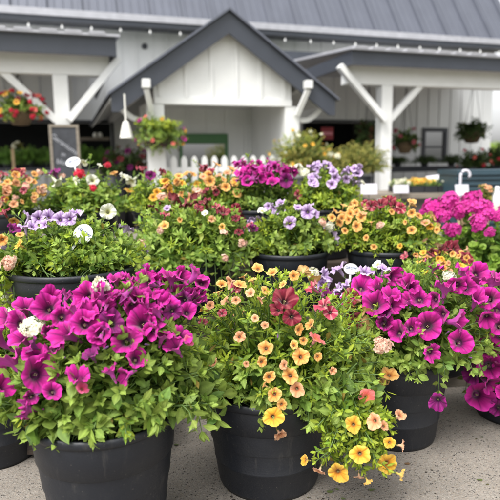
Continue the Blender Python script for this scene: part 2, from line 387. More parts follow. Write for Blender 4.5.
# ------------------------------------------------------------------ open shelters with posts and knee braces
def shelter(label, tf, px_l, px_r, fas_y, fas_x, beam_y, posts, post_w, beam_l, beam_r, brace_px, side):
    sl_, sr_ = S(px_l, tf - .4), S(px_r, tf - .4)
    z0, z1 = Zf(fas_x, fas_y[1], tf - .4), Zf(fas_x, fas_y[0], tf - .4)
    root = thing('market_shelter', W((sl_ + sr_) / 2, tf, 0), label, 'shelter')
    m = MB(); m.fbox(sl_, sr_, tf - .42, tf - .38, z0, z1); m.fbox(*((sl_, sl_ + .04) if side < 0 else (sr_ - .04, sr_)), tf - .378, -.7, z0 + .002, z1 - .002)
    m.build('fascia', M['navy_trim'], root)
    r = MB(); zf, zw = z1 + .005, z1 + .55
    r.hexa([W(sl_ - .05, tf - .5, zf), W(sr_ + .05, tf - .5, zf), W(sr_ + .05, -.03, zw), W(sl_ - .05, -.03, zw), W(sl_ - .05, tf - .5, zf + .03), W(sr_ + .05, tf - .5, zf + .03), W(sr_ + .05, -.03, zw + .03), W(sl_ - .05, -.03, zw + .03)])
    q = sl_
    while q < sr_ - .1:
        r.hexa([W(q, tf - .51, zf + .028), W(q + .24, tf - .51, zf + .028), W(q + .24, -.03, zw + .028), W(q, -.03, zw + .028), W(q + .02, tf - .51, zf + .055), W(q + .22, tf - .51, zf + .055), W(q + .22, -.03, zw + .055), W(q + .02, -.03, zw + .055)])
        q += .32
    r.build('roof', M['pale_metal'], root)
    bz0, bz1 = Zf(posts[0], beam_y, tf), z0 + .12
    bl, br_ = S(beam_l, tf), S(beam_r, tf)
    b = MB(); b.fbox(bl, br_, tf - .1, tf + .1, bz0, bz1); b.build('beam', M['white_paint'], root, bevel=.006)
    for px in posts:
        p = MB(); sc = S(px, tf, 110); hw = post_w / 2; p.fbox(sc - hw, sc + hw, tf - hw, tf + hw, 0, bz0 - .002); p.build('post', M['white_paint'], root, bevel=.008)
        zb_ = Zf(posts[0], 121, tf)
        for sg_ in (-1, 1):
            outer = sg_ == side and px == posts[0]
            L = (bz1 - .10 if outer else bz0 + .05) - zb_; bp_ = brace_px * (.84 if outer and side > 0 else 1); tq = tf - (.165 if outer else .004)
            k = MB(); k.bar(W(sc + sg_ * hw * .8, tq, zb_), W(sc + sg_ * (hw + L * bp_), tq, zb_ + L), .10, .12, FN); k.build('brace', M['white_paint'], root, bevel=.005)
    return root
TF = -5.58
sh1 = shelter('white timber shelter with dark fascia beside the chalkboard, left of the gable porch', TF, -230, 121, (35.5, 54), 62, 75.5, (62, -150), .21, -225, 113, .98, 1)
sh2 = shelter('white timber shelter with dark fascia sheltering the flower tables, right of the gable porch', TF, 350, 640, (54.5, 68), 420, 86, (384, 622), .21, 343, 635, .98, -1)
# pale soffit in each
# ------------------------------------------------------------------ gabled porch
TP = -6.1
ax, az = onf(228, 15, TP); lx, lz = onf(113, 98, TP); rx_, rz_ = onf(337, 101, TP)
hw = (rx_ - lx) / 2 * .975; ax = (rx_ + lx) / 2 - .085; ez = (lz + rz_) / 2 + .015
porch = thing('gable_porch', W(ax, TP, 0), 'white gabled entry porch with navy rake boards behind the picket fence', 'porch')
gz = Zf(228, 98.5, TP)
sl = (az - ez) / hw
th = .30
rk = MB()
for sg_ in (-1, 1):
    e = ax + sg_ * hw
    rk.prism([W(ax, TP - .2, az), W(e, TP - .2, ez), W(e, TP - .2, ez - th * .8), W(e - sg_ * .10, TP - .2, ez - th * .8), W(ax, TP - .2, az - th)], FN * .045)
rk.build('rake_board', M['navy_trim'], porch)
rfp = MB()
for sg_ in (-1, 1):
    e = ax + sg_ * (hw + .04); e0 = ez - .04 * sl
    rfp.prism([W(ax, TP - .26, az + .045), W(e, TP - .26, e0 + .045), W(e, TP - .26, e0 + .01), W(ax, TP - .26, az + .01)], FN * (-TP + .2))
pr = rfp.build('roof', M['metal_roof'], porch)
sf = MB()
for sg_ in (-1, 1):
    n_ = 15
    for k in range(n_):
        f0, f1 = k / n_ + .004, (k + 1) / n_ - .004
        sf.prism([W(ax + sg_ * hw * f0, TP - .14, az - (az - ez) * f0 - .03), W(ax + sg_ * hw * f1, TP - .14, az - (az - ez) * f1 - .03), W(ax + sg_ * hw * f1, TP - .14, az - (az - ez) * f1 - .06), W(ax + sg_ * hw * f0, TP - .14, az - (az - ez) * f0 - .06)], FN * (-TP))
sf.build('soffit', M['white_paint'], pr)
gw = MB(); zin = az - th * .7
s0, s1 = S(154, TP, 98), S(291, TP, 98)
def roofz(s): return az - abs(s - ax) * sl - .07
pts = [W(s0, TP, gz), W(s1, TP, gz), W(s1, TP, roofz(s1)), W(ax, TP, roofz(ax)), W(s0, TP, roofz(s0))]
gw.prism(pts, FN * .08)
s_ = s0 + .09
while s_ < s1:
    gw.fbox(s_ - .025, s_ + .025, TP - .022, TP - .002, gz + .004, roofz(s_) - .02); s_ += .385
gw.build('gable_wall', M['white_paint'], porch)
hb = MB(); hb.fbox(s0, s1, TP - .03, TP + .12, gz - .1, gz - .003); hb.build('header_beam', M['white_paint'], porch)
cl = MB(); cl.fbox(s0 + .05, s1 - .05, TP + .13, TP + 1.7, gz + .02, gz + .05); cl.build('ceiling', M['siding'], porch)
for px, sg_ in ((156, -1), (292, 1)):
    sc = S(px, TP, 120)
    p = MB(); p.fbox(sc - .12, sc + .12, TP - .02, TP + .2, 0, gz - .102); p.build('post', M['white_paint'], porch, bevel=.008)
    zpb = Zf(px, 88, TP)
    so_ = sc + sg_ * .16
    b = MB(); b.fbox(so_ - .055, so_ + .055, TP - .32, -.05, zpb - .04, zpb + .08); b.build('plate_beam', M['white_paint'], porch, bevel=.006)
    k = MB()
    zl = Zf(px, 119, TP)
    p0 = W(sc + sg_ * .12, TP + .1, zl); p3 = W(ax + sg_ * (hw - .12), TP + .1, ez - .12)
    pts = []
    for i in range(9):
        u_ = i / 8; pts.append(p0 * (1 - u_) + p3 * u_ + np.array([0, 0, -.08 * math.sin(math.pi * u_)]))
    for a, b_ in zip(pts[:-1], pts[1:]): k.bar(a, b_ + (b_ - a) * .06, .07, .08, FN)
    k.bar(W(so_, TP - .25, zpb - .05), W(sc + sg_ * .06, TP - .06, zl + .05), .07, .07, FN)
    k.build('brace', M['white_paint'], porch)

bw = MB(); TR = TP + 1.7
bw.fbox(s0 + .02, s1 - .02, TR, TR + .1, 0, gz + .05); q_ = s0 + .12
while q_ < s1 - .1: bw.fbox(q_ - .025, q_ + .025, TR - .03, TR - .002, .02, gz + .018); q_ += .36
bw.build('back_wall', M['siding'], porch)
swl = MB(); swl.fbox(s1 - .10, s1 - .02, TP + .21, TR - .002, 0, gz + .018); swl.build('side_wall', M['siding'], porch)
wa, wb_, wz = S(179, TR), S(227, TR), Zf(203, 134, TR)
wf = MB(); wf.fbox(wa, wb_, TR - .075, TR - .034, wz - .17, wz); wf.fbox(wa, wa + .05, TR - .07, TR - .034, .8, wz - .173); wf.fbox(wb_ - .05, wb_, TR - .07, TR - .034, .8, wz - .173); wf.fbox(wa, wb_, TR - .07, TR - .034, .72, .797)
wo_ = wf.build('window', M['green_paint'], porch)
wf = MB(); wf.fbox(wa + .053, wb_ - .053, TR - .045, TR - .035, .80, wz - .176); wf.build('pane', M['glass'], wo_)
# picket fence
TFE = -5.95
fz = Zf(225, 155.5, TFE)
fence = thing('picket_fence', W(S(225, TFE), TFE, 0), 'white pointed picket fence across the gabled porch front', 'fence')
s_ = S(163, TFE); n = 0
pk = MB(); hwp = .046
pk.prism([W(-hwp, 0, .06), W(hwp, 0, .06), W(hwp, 0, fz - .06), W(.02, 0, fz - .01), W(0, 0, fz), W(-.02, 0, fz - .01), W(-hwp, 0, fz - .06)], FN * .02)
base = W(0, 0, 0)
pme = make_mesh('picket', np.array(pk.V) - base, pk.F, [M['white_paint']])
while s_ < S(287, TFE):
    o = link('picket', pme, fence); o.location = Vector([float(q) for q in W(s_, TFE, 0) - ROOT[fence.name]]); s_ += .1585; n += 1
rl = MB()
for z in (.25, fz - .25): rl.fbox(S(161, TFE), S(288, TFE), TFE + .022, TFE + .06, z, z + .08)
rl.build('rail', M['white_paint'], fence)

# ------------------------------------------------------------------ leaves and flowers
def leaf_template(kind):
    if kind == 'ovate':
        st = [(0, .03), (.1, .10), (.22, .21), (.38, .28), (.54, .285), (.70, .225), (.84, .13), (.94, .055), (1, .008)]
    elif kind == 'narrow':
        st = [(0, .03), (.2, .11), (.45, .165), (.7, .13), (.88, .06), (1, .008)]
    elif kind == 'serrate':
        st = [(0, .03), (.12, .05), (.17, .17), (.25, .15), (.31, .26), (.39, .21), (.46, .29), (.54, .22), (.61, .25), (.68, .17), (.75, .18), (.82, .10), (.89, .09), (1, .01)]
    else:       # round, scalloped geranium leaf
        st = [(0, .05), (.05, .3), (.16, .42), (.22, .39), (.36, .52), (.44, .48), (.58, .54), (.66, .47), (.8, .40), (.86, .32), (.95, .2), (1, .04)]
    V = []; mid = []
    for i, (y, w_) in enumerate(st):
        zb = -.22 * y * y + .10 * y
        edge = .17 * w_ + .02 * math.sin(i * 2.1)
        V += [(-w_, y, zb + edge * .8), (-w_ * .5, y, zb + edge * .22), (0, y, zb - .0), (w_ * .5, y, zb + edge * .22), (w_, y, zb + edge * .8)]
        mid += [.05, -.04, .32, -.04, .05]
    Fc = []
    for i in range(len(st) - 1):
        for k in range(4): Fc.append((i * 5 + k, i * 5 + k + 1, i * 5 + k + 6, i * 5 + k + 5))
    return np.array(V), np.array(Fc), np.array(mid)
LT = {k: leaf_template(k) for k in ('ovate', 'narrow', 'serrate', 'round')}
# new growth is paler and yellower than old leaves
PAL = {'petunia': ((.085, .150, .026), (.285, .390, .075)), 'calibrachoa': ((.090, .165, .018), (.370, .470, .050)),
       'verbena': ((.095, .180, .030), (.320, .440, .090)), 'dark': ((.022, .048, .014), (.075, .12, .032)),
       'olive': ((.12, .12, .027), (.40, .37, .09)), 'geranium': ((.07, .150, .025), (.25, .38, .06)), 'fern': ((.07, .17, .025), (.20, .38, .06)),
       'red': ((.06, .02, .015), (.14, .05, .03)), 'lime': ((.18, .25, .025), (.45, .52, .06))}
def unit(v): return v / (np.linalg.norm(v, axis=-1, keepdims=True) + 1e-12)
class Leaves:
    def __init__(s): s.d = {}; s.st = MB()
    def add(s, kind, pos, axis, nrm, ln, wd, col): s.d.setdefault(kind, []).append((pos, axis, nrm, ln, wd, col))
    def build(s, parent, name='foliage', stems=True):
        off = ROOT[parent.name]
        for kind, L in s.d.items():
            V0, F0, mid = LT[kind]; n = len(L)
            pos = np.array([l[0] for l in L]) - off; ax_ = unit(np.array([l[1] for l in L])); nr = np.array([l[2] for l in L])
            x = unit(np.cross(ax_, nr)); nr = np.cross(x, ax_)
            ln = np.array([l[3] for l in L]); wd = np.array([l[4] for l in L]); col = np.array([l[5] for l in L])
            curl = RNG.normal(0, .22, n); twist = RNG.normal(0, .25, n)
            vx = V0[None, :, 0] * wd[:, None]; vy = V0[None, :, 1] * np.ones((n, 1)); vz = V0[None, :, 2] + curl[:, None] * vy ** 2 + twist[:, None] * vx * vy
            vz = vz + .035 * np.sin(vy * 14 + RNG.uniform(0, 6, (n, 1))) * np.abs(vx) * 3
            P = pos[:, None] + ln[:, None, None] * (x[:, None] * vx[..., None] + ax_[:, None] * vy[..., None] + nr[:, None] * vz[..., None])
            cc = col[:, None] * (1 + mid[None, :, None]) * (1 + RNG.normal(0, .05, (n, len(V0), 1)))
            Fc = (F0[None] + (np.arange(n) * len(V0))[:, None, None]).reshape(-1, 4)
            me = make_mesh(name, P.reshape(-1, 3), Fc, [M['leaf']], np.clip(cc.reshape(-1, 3), 0, 1), smooth=True)
            link(name, me, parent)
        if stems and s.st.V:
            me = make_mesh('stems', np.array(s.st.V) - off, s.st.F, [M['stem']], smooth=True); link('stems', me, parent)
    def shoot(s, base, tip, kind, pal, ln, n, up=.5, tips=5, droop=0., wd=1., start=.35, stem_r=.0021, over=None):
        base, tip = np.array(base, float), np.array(tip, float)
        d = tip - base; L = np.linalg.norm(d)
        mid = base + d * .45 + np.array([0, 0, up * L * .35]); end = tip + np.array([0, 0, -droop])
        if over is not None and tip[2] < over + .03: mid = np.array([base[0] + d[0] * .95, base[1] + d[1] * .95, over + .10 + .5 * max(0, over - tip[2])])
        def bz(t): return (1 - t) ** 2 * base + 2 * t * (1 - t) * mid + t * t * end
        def bt(t): return unit(2 * (1 - t) * (mid - base) + 2 * t * (end - mid) + 1e-9)
        s.st.tube([bz(t) for t in (max(start - .25, 0), .4, .6, .8, 1)], [stem_r, stem_r, stem_r * .9, stem_r * .8, stem_r * .6], 5, False)
        lo, hi = np.array(PAL[pal][0]), np.array(PAL[pal][1])
        ph = random.random() * 6.28; sh = random.gauss(0, .16)
        for i in range(n):
            t = start + (1 - start) * (i + .5) / n; T = bt(t); p = bz(t)
            a = np.cross(T, np.array([0, 0, 1.]) + RNG.normal(0, .15, 3)); a = unit(a); b = np.cross(a, T)
            ang = ph + i * 1.75 + random.gauss(0, .25)
            for k in range(2):
                q = ang + k * math.pi
                side = a * math.cos(q) + b * math.sin(q)
                axis = unit(side * .85 + T * .5 + np.array([0, 0, .12]) + RNG.normal(0, .11, 3))
                nrm = unit(T * .7 - side * .35 + np.array([0, 0, .75]) + RNG.normal(0, .14, 3))
                age = max(0, min(1, .75 * (t - start) / (1 - start) + .1 + sh + random.gauss(0, .16)))
                c = lo + (hi - lo) * age; c = c * (1 + RNG.normal(0, .10)) * np.array([1 + random.gauss(0, .08), 1, 1])
                if random.random() < .010: c = np.array([.30, .22, .05])
                l = ln * (1 - .38 * (t - start) / (1 - start)) * random.uniform(.72, 1.2)
                s.add(kind, p + side * .004, axis, nrm, l, wd * random.uniform(.85, 1.15), c)
        T = bt(1.)
        for i in range(tips):
            q = ph + i * 2.4; a = unit(np.cross(T, np.array([.3, .2, 1.]))); b = np.cross(a, T)
            side = a * math.cos(q) + b * math.sin(q)
            axis = unit(T * .9 + side * random.uniform(.3, .9)); c = hi * random.uniform(.85, 1.15)
            s.add(kind, bz(1.) - T * .003, axis, unit(T - side + .01), ln * random.uniform(.35, .6), wd * .9, c)

def flower_mesh(name, seed, throat, mid, edge, back, vein=None, star=None, flat=.0, ruffle=.07, tube_len=1.15, lobe=.07, notch=0., pedicel=1.4, squeeze=1.0, tubew=.19, thr=.36, wob=.06, depth=.40):
    rg = np.random.default_rng(seed); A = 60; ph = rg.uniform(0, 6.28, 6)
    qs = [(-1, 0), (-.66, 0), (-.33, 0), (0, 0), (0, .12), (0, .26), (0, .42), (0, .6), (0, .77), (0, .9), (0, 1)]
    V = []; Cc = []; th = np.linspace(0, 2 * math.pi, A, endpoint=False); V_cut = None
    l5 = np.cos(5 * th)
    asym = 1 + .07 * np.cos(th + ph[0]) + .06 * np.cos(2 * th + ph[1]) + .03 * np.cos(3 * th + ph[2])
    lobew = np.abs(np.cos(2.5 * th))
    def col(c, n=A): return np.tile(np.array(c, float), (n, 1))
    for tb, q in qs:
        if tb < 0:
            u_ = tb + 1; r = np.full(A, .07 + (tubew - .07) * u_ ** .8); z = np.full(A, -depth - tube_len * (1 - u_)); c = col(np.array(back) * .8)
        else:
            r0 = tubew + (1 - tubew) * q ** (1.15)
            z0 = -depth + (depth + .02 + flat * .2) * (1 - (1 - q) ** (2.2 if depth < .5 else 1.75))
            z0 -= (.10 + flat * .1) * max(0, q - .7) ** 1.2
            r = r0 * (1 + (asym - 1) * q) * (1 + q ** 2 * (lobe * (lobew ** .7 * 1.6 - 1)) ) * (1 - notch * q ** 4 * np.exp(-((1 - lobew) / .06) ** 2) * .0) * squeeze ** (q > .5)
            z = z0 + q ** 2 * (ruffle * 1.25 * np.sin(5 * th + ph[2]) + ruffle * .9 * np.sin(9 * th + ph[3]) + ruffle * .6 * np.sin(17 * th + ph[4]) + .07 * np.sin(2 * th + ph[5]) + .0 * th + wob * np.cos(th + ph[0]) + wob * .6 * np.sin(3 * th + ph[1]))
            z = z - .05 * q * (1 - q) * 4 * np.exp(-((1 - lobew) / .05) ** 2)
            k = min(1, max(0, q - .04) / thr) ** .85
            c = col(throat) * (1 - k) + col(mid) * k
            k2 = max(0, (q - .5) / .5); c = c * (1 - k2) + col(edge) * k2
            if vein is not None:
                wv = np.exp(-((1 - lobew) / .035) ** 2) * (1 - .55 * q) + .35 * (np.sin(20 * th + 1.5) > .75) * (1 - q)
                wv = np.clip(wv, 0, 1)[:, None] * (q > .05); c = c * (1 - wv) + col(vein) * wv
            if star is not None:
                wv = (np.exp(-((1 - lobew) / .09) ** 2) * (.95 if q > .1 else 0))[:, None]; c = c * (1 - wv) + col(star) * wv
            c = c * (1 + rg.normal(0, .05, (A, 1)))
        V.append(np.stack([r * np.cos(th), r * np.sin(th), z], 1)); Cc.append(c)
    nr = len(V); Vf = np.concatenate(V); Cf = np.concatenate(Cc)
    Fc = [(i * A + k, i * A + (k + 1) % A, (i + 1) * A + (k + 1) % A, (i + 1) * A + k) for i in range(nr - 1) for k in range(A)]
    Vb = Vf.copy(); rr = np.hypot(Vb[:, 0], Vb[:, 1]); Vb[:, 2] -= .018; sc = 1 + .012 / np.maximum(rr, .05); tubem = np.repeat([1 if tb < 0 else 0 for tb, _ in qs], A).astype(bool)
    Vb[tubem, 0] *= sc[tubem]; Vb[tubem, 1] *= sc[tubem]; Cb = np.tile(np.array(back, float), (len(Vb), 1)) * (1 + rg.normal(0, .06, (len(Vb), 1)))
    n0 = len(Vf); Fb = [tuple(n0 + i for i in reversed(f)) for f in Fc]
    Vt = np.concatenate([Vf, Vb]); Ct = np.concatenate([Cf, Cb]); F_ = Fc + Fb; mi = [0] * len(F_)
    # stamens in the throat
    g_ = MB(); 
    for k in range(4):
        a = k * 1.57 + .4; g_.tube([(0.03 * math.cos(a), .03 * math.sin(a), -depth - .16), (.06 * math.cos(a), .06 * math.sin(a), -depth + .10), (.07 * math.cos(a), .07 * math.sin(a), -depth + .15)], [.012, .012, .03], 5)
    n0 = len(Vt); Vt = np.concatenate([Vt, np.array(g_.V)]); Ct = np.concatenate([Ct, np.tile([.5, .45, .2], (len(g_.V), 1))]); F_ += [tuple(i + n0 for i in f) for f in g_.F]; mi += [0] * len(g_.F)
    # calyx and pedicel
    zb = -depth - tube_len; gm = MB()
    for k in range(5):
        a = k * 1.2566 + .3; d = np.array([math.cos(a), math.sin(a), 0]); e = np.array([-d[1], d[0], 0])
        o_ = np.array([0, 0, zb]); b = len(gm.V)
        pr_ = [(0, .05, .06), (.2, .09, .12), (.45, .07, .22), (.62, .005, .34)]
        for h, w_, out in pr_: gm.V += [tuple(o_ + d * out - e * w_ + np.array([0, 0, h])), tuple(o_ + d * out + e * w_ + np.array([0, 0, h]))]
        for i in range(3): gm.F.append((b + 2 * i, b + 2 * i + 1, b + 2 * i + 3, b + 2 * i + 2))
    bend = rg.normal(0, .25, 2)
    gm.tube([(0, 0, zb + .05), (bend[0] * .3, bend[1] * .3, zb - pedicel * .5), (bend[0], bend[1], zb - pedicel)], [.06, .045, .05], 6)
    n0 = len(Vt); Vt = np.concatenate([Vt, np.array(gm.V)]); Ct = np.concatenate([Ct, np.tile([.13, .20, .05], (len(gm.V), 1))]); F_ += [tuple(i + n0 for i in f) for f in gm.F]; mi += [1] * len(gm.F)
    return make_mesh(name, Vt, F_, [M['petal'], M['leaf']], np.clip(Ct, 0, 1), mi, True)

def cluster_mesh(name, seed, colA, colB, eye, n=26, flo=.30, dome=.62, fill=1.0):
    """rounded head of small five-petalled florets; radius about 1, facing +Z"""
    rg = np.random.default_rng(seed); V = []; Fc = []; Cc = []; mi = []
    for i in range(n):
        u_ = (i + .5) / n; ph = math.acos(1 - u_ * (1 - math.cos(1.5))) ; az_ = i * 2.39996 + rg.normal(0, .15)
        d = np.array([math.sin(ph) * math.cos(az_), math.sin(ph) * math.sin(az_), math.cos(ph)])
        c0 = d * np.array([.8, .8, dome]) * rg.uniform(.68, 1.15) + rg.normal(0, .09, 3); c0[2] -= .2
        nn = unit(d + rg.normal(0, .22, 3)); a = unit(np.cross(nn, [.3, .5, .8])); b = np.cross(nn, a); rot = rg.uniform(0, 6.28)
        f = flo * rg.uniform(.8, 1.15); cb = np.array(colA) + (np.array(colB) - np.array(colA)) * rg.uniform()
        for k in range(5):
            t = rot + k * 1.2566; p = a * math.cos(t) + b * math.sin(t); s_ = -a * math.sin(t) + b * math.cos(t)
            b0 = len(V); lift = rg.uniform(-.1, .25)
            for r, w_, h in ((.05, .06, 0), (.45, .30, .10), (.8, .42, .12 + lift * .3), (1.0, .22, .05 + lift)):
                V += [c0 + f * (p * r - s_ * w_ + nn * (h + .06)), c0 + f * (p * r * 1.0 + nn * h), c0 + f * (p * r + s_ * w_ + nn * (h + .06))]
                cc = np.array(eye) if r < .1 else cb * (1 + rg.normal(0, .05)); Cc += [cc] * 3
            for i2 in range(3):
                for k2 in range(2): Fc.append((b0 + i2 * 3 + k2, b0 + i2 * 3 + k2 + 1, b0 + i2 * 3 + k2 + 4, b0 + i2 * 3 + k2 + 3)); mi.append(0)
        g_ = MB(); g_.tube([c0, c0 * .4 + np.array([0, 0, -.35]), np.array([0, 0, -.7])], [.03, .025, .03], 4, False)
        b0 = len(V); V += [np.array(v) for v in g_.V]; Cc += [np.array([.13, .2, .05])] * len(g_.V); Fc += [tuple(i + b0 for i in f_) for f_ in g_.F]; mi += [1] * len(g_.F)
    g_ = MB(); g_.tube([(0, 0, -.68), (.05, .02, -1.6), (.15, .1, -2.6)], [.06, .06, .06], 6)
    b0 = len(V); V += [np.array(v) for v in g_.V]; Cc += [np.array([.13, .2, .05])] * len(g_.V); Fc += [tuple(i + b0 for i in f_) for f_ in g_.F]; mi += [1] * len(g_.F)
    return make_mesh(name, np.array(V), Fc, [M['petal'], M['leaf']], np.clip(np.array(Cc), 0, 1), mi, True)

FL = {}
def reg(key, name, meshes): FL[key] = (name, meshes)
reg('M', 'petunia', [flower_mesh('petunia', i, (.035, .0, .03), (.46, .003, .215), (.70, .022, .38), (.52, .06, .38), vein=(.13, .0, .08), ruffle=r_, flat=f_, squeeze=q_, tubew=.24, thr=.43, wob=w_, depth=.72, tube_len=.85) for i, (r_, f_, q_, w_) in enumerate(((.06, 0, 1, .06), (.10, .4, 1, .12), (.08, -.5, .95, .1), (.14, .2, .92, .16), (.07, -1, .85, .08), (.12, .8, 1.02, .2), (.16, -.8, .9, .18), (.09, .1, .97, .14), (.2, -1.6, .72, .15)))])
reg('D', 'petunia', [flower_mesh('petunia', 20 + i, (.03, 0, .03), (.20, .003, .12), (.30, .008, .19), (.22, .04, .2), vein=(.06, 0, .05), ruffle=.12, depth=.65, tube_len=.85) for i in range(2)])
reg('R', 'petunia', [flower_mesh('petunia', 30 + i, (.04, .0, .006), (.16, .002, .016), (.21, .004, .028), (.22, .03, .04), star=(.36, .07, .08), ruffle=.11, flat=.3, tubew=.22) for i in range(3)])
reg('P', 'petunia', [flower_mesh('petunia', 40 + i, (.12, .0, .03), (.42, .03, .07), (.50, .07, .13), (.42, .10, .16), star=(.60, .28, .26), ruffle=.12) for i in range(2)])
reg('L', 'petunia', [flower_mesh('petunia', 50 + i, (.10, .02, .16), (.54, .37, .64), (.70, .57, .77), (.58, .44, .66), vein=(.17, .04, .26), ruffle=.10, flat=.3) for i in range(3)])
reg('W', 'petunia', [flower_mesh('petunia', 60 + i, (.55, .55, .18), (.74, .74, .58), (.80, .80, .72), (.7, .72, .55), ruffle=.09) for i in range(2)])
reg('O', 'calibrachoa', [flower_mesh('calibrachoa', 70 + i, (.32, .08, .01), (.74, .37, .08), (.82, .54, .19), (.76, .48, .2), vein=(.55, .15, .03), ruffle=.05, lobe=.10, tube_len=.9, flat=f_) for i, f_ in enumerate((0, .5, -.6))])
reg('Y', 'calibrachoa', [flower_mesh('calibrachoa', 80 + i, (.42, .13, .01), (.80, .42, .03), (.86, .60, .10), (.8, .55, .14), vein=(.62, .22, .02), ruffle=.06, lobe=.10, tube_len=.9, flat=f_) for i, f_ in enumerate((.1, .5, -.6))])
reg('A', 'calibrachoa', [flower_mesh('calibrachoa', 90 + i, (.35, .09, .03), (.72, .34, .16), (.78, .47, .27), (.75, .45, .28), vein=(.6, .2, .08), ruffle=.06, lobe=.10, tube_len=.9, flat=f_) for i, f_ in enumerate((.2, -.4))])
reg('C', 'calibrachoa', [flower_mesh('calibrachoa', 95 + i, (.5, .2, .02), (.72, .12, .10), (.78, .22, .20), (.72, .3, .25), ruffle=.06, lobe=.10, tube_len=.9) for i in range(2)])
reg('K', 'calibrachoa', [flower_mesh('calibrachoa', 98, (.4, .05, .05), (.66, .05, .17), (.74, .16, .30), (.7, .2, .3), ruffle=.06, lobe=.10, tube_len=.9)])
reg('V', 'verbena', [cluster_mesh('verbena', 100 + i, (.78, .46, .35), (.82, .62, .48), (.72, .25, .2), n=30, flo=.38, dome=.42) for i in range(2)])
reg('w', 'verbena', [cluster_mesh('verbena', 110 + i, (.80, .80, .70), (.84, .82, .64), (.6, .62, .25), n=46, flo=.30, dome=.36) for i in range(2)])
reg('H', 'verbena', [cluster_mesh('verbena', 120, (.62, .01, .045), (.72, .03, .08), (.5, .02, .04), n=50)])
reg('G', 'geranium', [cluster_mesh('geranium', 130 + i, (.52, .012, .24), (.64, .035, .34), (.35, .02, .16), n=26, flo=.50, dome=.55) for i in range(2)])
def bud():
    g_ = MB(); g_.lathe([(.05, 0), (.1, .25), (.13, .6), (.17, .95), (.15, 1.15), (.02, 1.3)], (0, 0, 0), 9)
    cols = np.array([[.13, .2, .05] if v[2] < .3 else [.16, .05, .2] for v in g_.V]); n = len(g_.V)
    return make_mesh('bud', np.array(g_.V), g_.F, [M['petal']], cols, smooth=True)
reg('B', 'bud', [bud()])

def put_flower(key, parent, pos, direction, radius, roll=None):
    name, ms = FL[key]; o = link(name, random.choice(ms), parent)
    z = Vector([float(v) for v in direction]).normalized(); q = z.to_track_quat('Z', 'Y')
    q = q @ Vector((0, 0, 1)).rotation_difference(Vector((0, 0, 1)))
    o.rotation_mode = 'QUATERNION'; from mathutils import Quaternion
    o.rotation_quaternion = q @ Quaternion((0, 0, 1), random.uniform(0, 6.28) if roll is None else roll)
    o.location = Vector([float(v) for v in np.array(pos) - ROOT[parent.name]]); k = radius * random.uniform(.90, 1.08); o.scale = (k * random.uniform(.88, 1.08), k, k * random.uniform(.8, 1.25))
    return o
def hit(x, y, c, r):
    d = ray(x, y); o = (CAM - c) / r; q = d / r; A, B, D_ = q @ q, o @ q, o @ o - 1; disc = B * B - A * D_
    if disc >= 0: k = (-B - math.sqrt(disc)) / A; P = CAM + d * k
    else:
        k = -B / A; P = CAM + d * k; 
    return P, unit((P - c) / r ** 2)

# pot: tapered nursery tub with a rolled lip and a wide collar
def make_pot(root, ctr, z0, R, h, m=None, scale_lip=1.):
    m = m or M['pot']; c = (ctr[0], ctr[1], z0)
    b = MB(); col = h * .30
    b.lathe([(.001, .004), (R * .70, .004), (R * .725, .0), (R * .745, .012), (R * .80, h * .28), (R * .806, h * .285), (R * .806, h * .30), (R * .803, h * .305), (R * .885, h - col - .006), (R * .905, h - col), (R * .925, h - col + .004), (R * .965, h - .018), (R * .955, h - .012), (R * .93, h - .02), (R * .9, h - col), (R * .86, h * .5)], c, 64)
    p = b.build('pot', m, root, True)
    l = MB(); l.lathe([(R * .955, h - .02), (R * .985, h - .019), (R * 1.0, h - .012), (R * 1.003, h - .004), (R * .992, h + .003), (R * .97, h + .004), (R * .945, h - .002), (R * .935, h - .014)], c, 64); l.build('rim', m, p, True)
    s_ = MB(); s_.lathe([(.0001, h - .015), (R * .5, h - .02), (R * .92, h - .035)], c, 40); s_.build('soil', M['soil'], root, True)

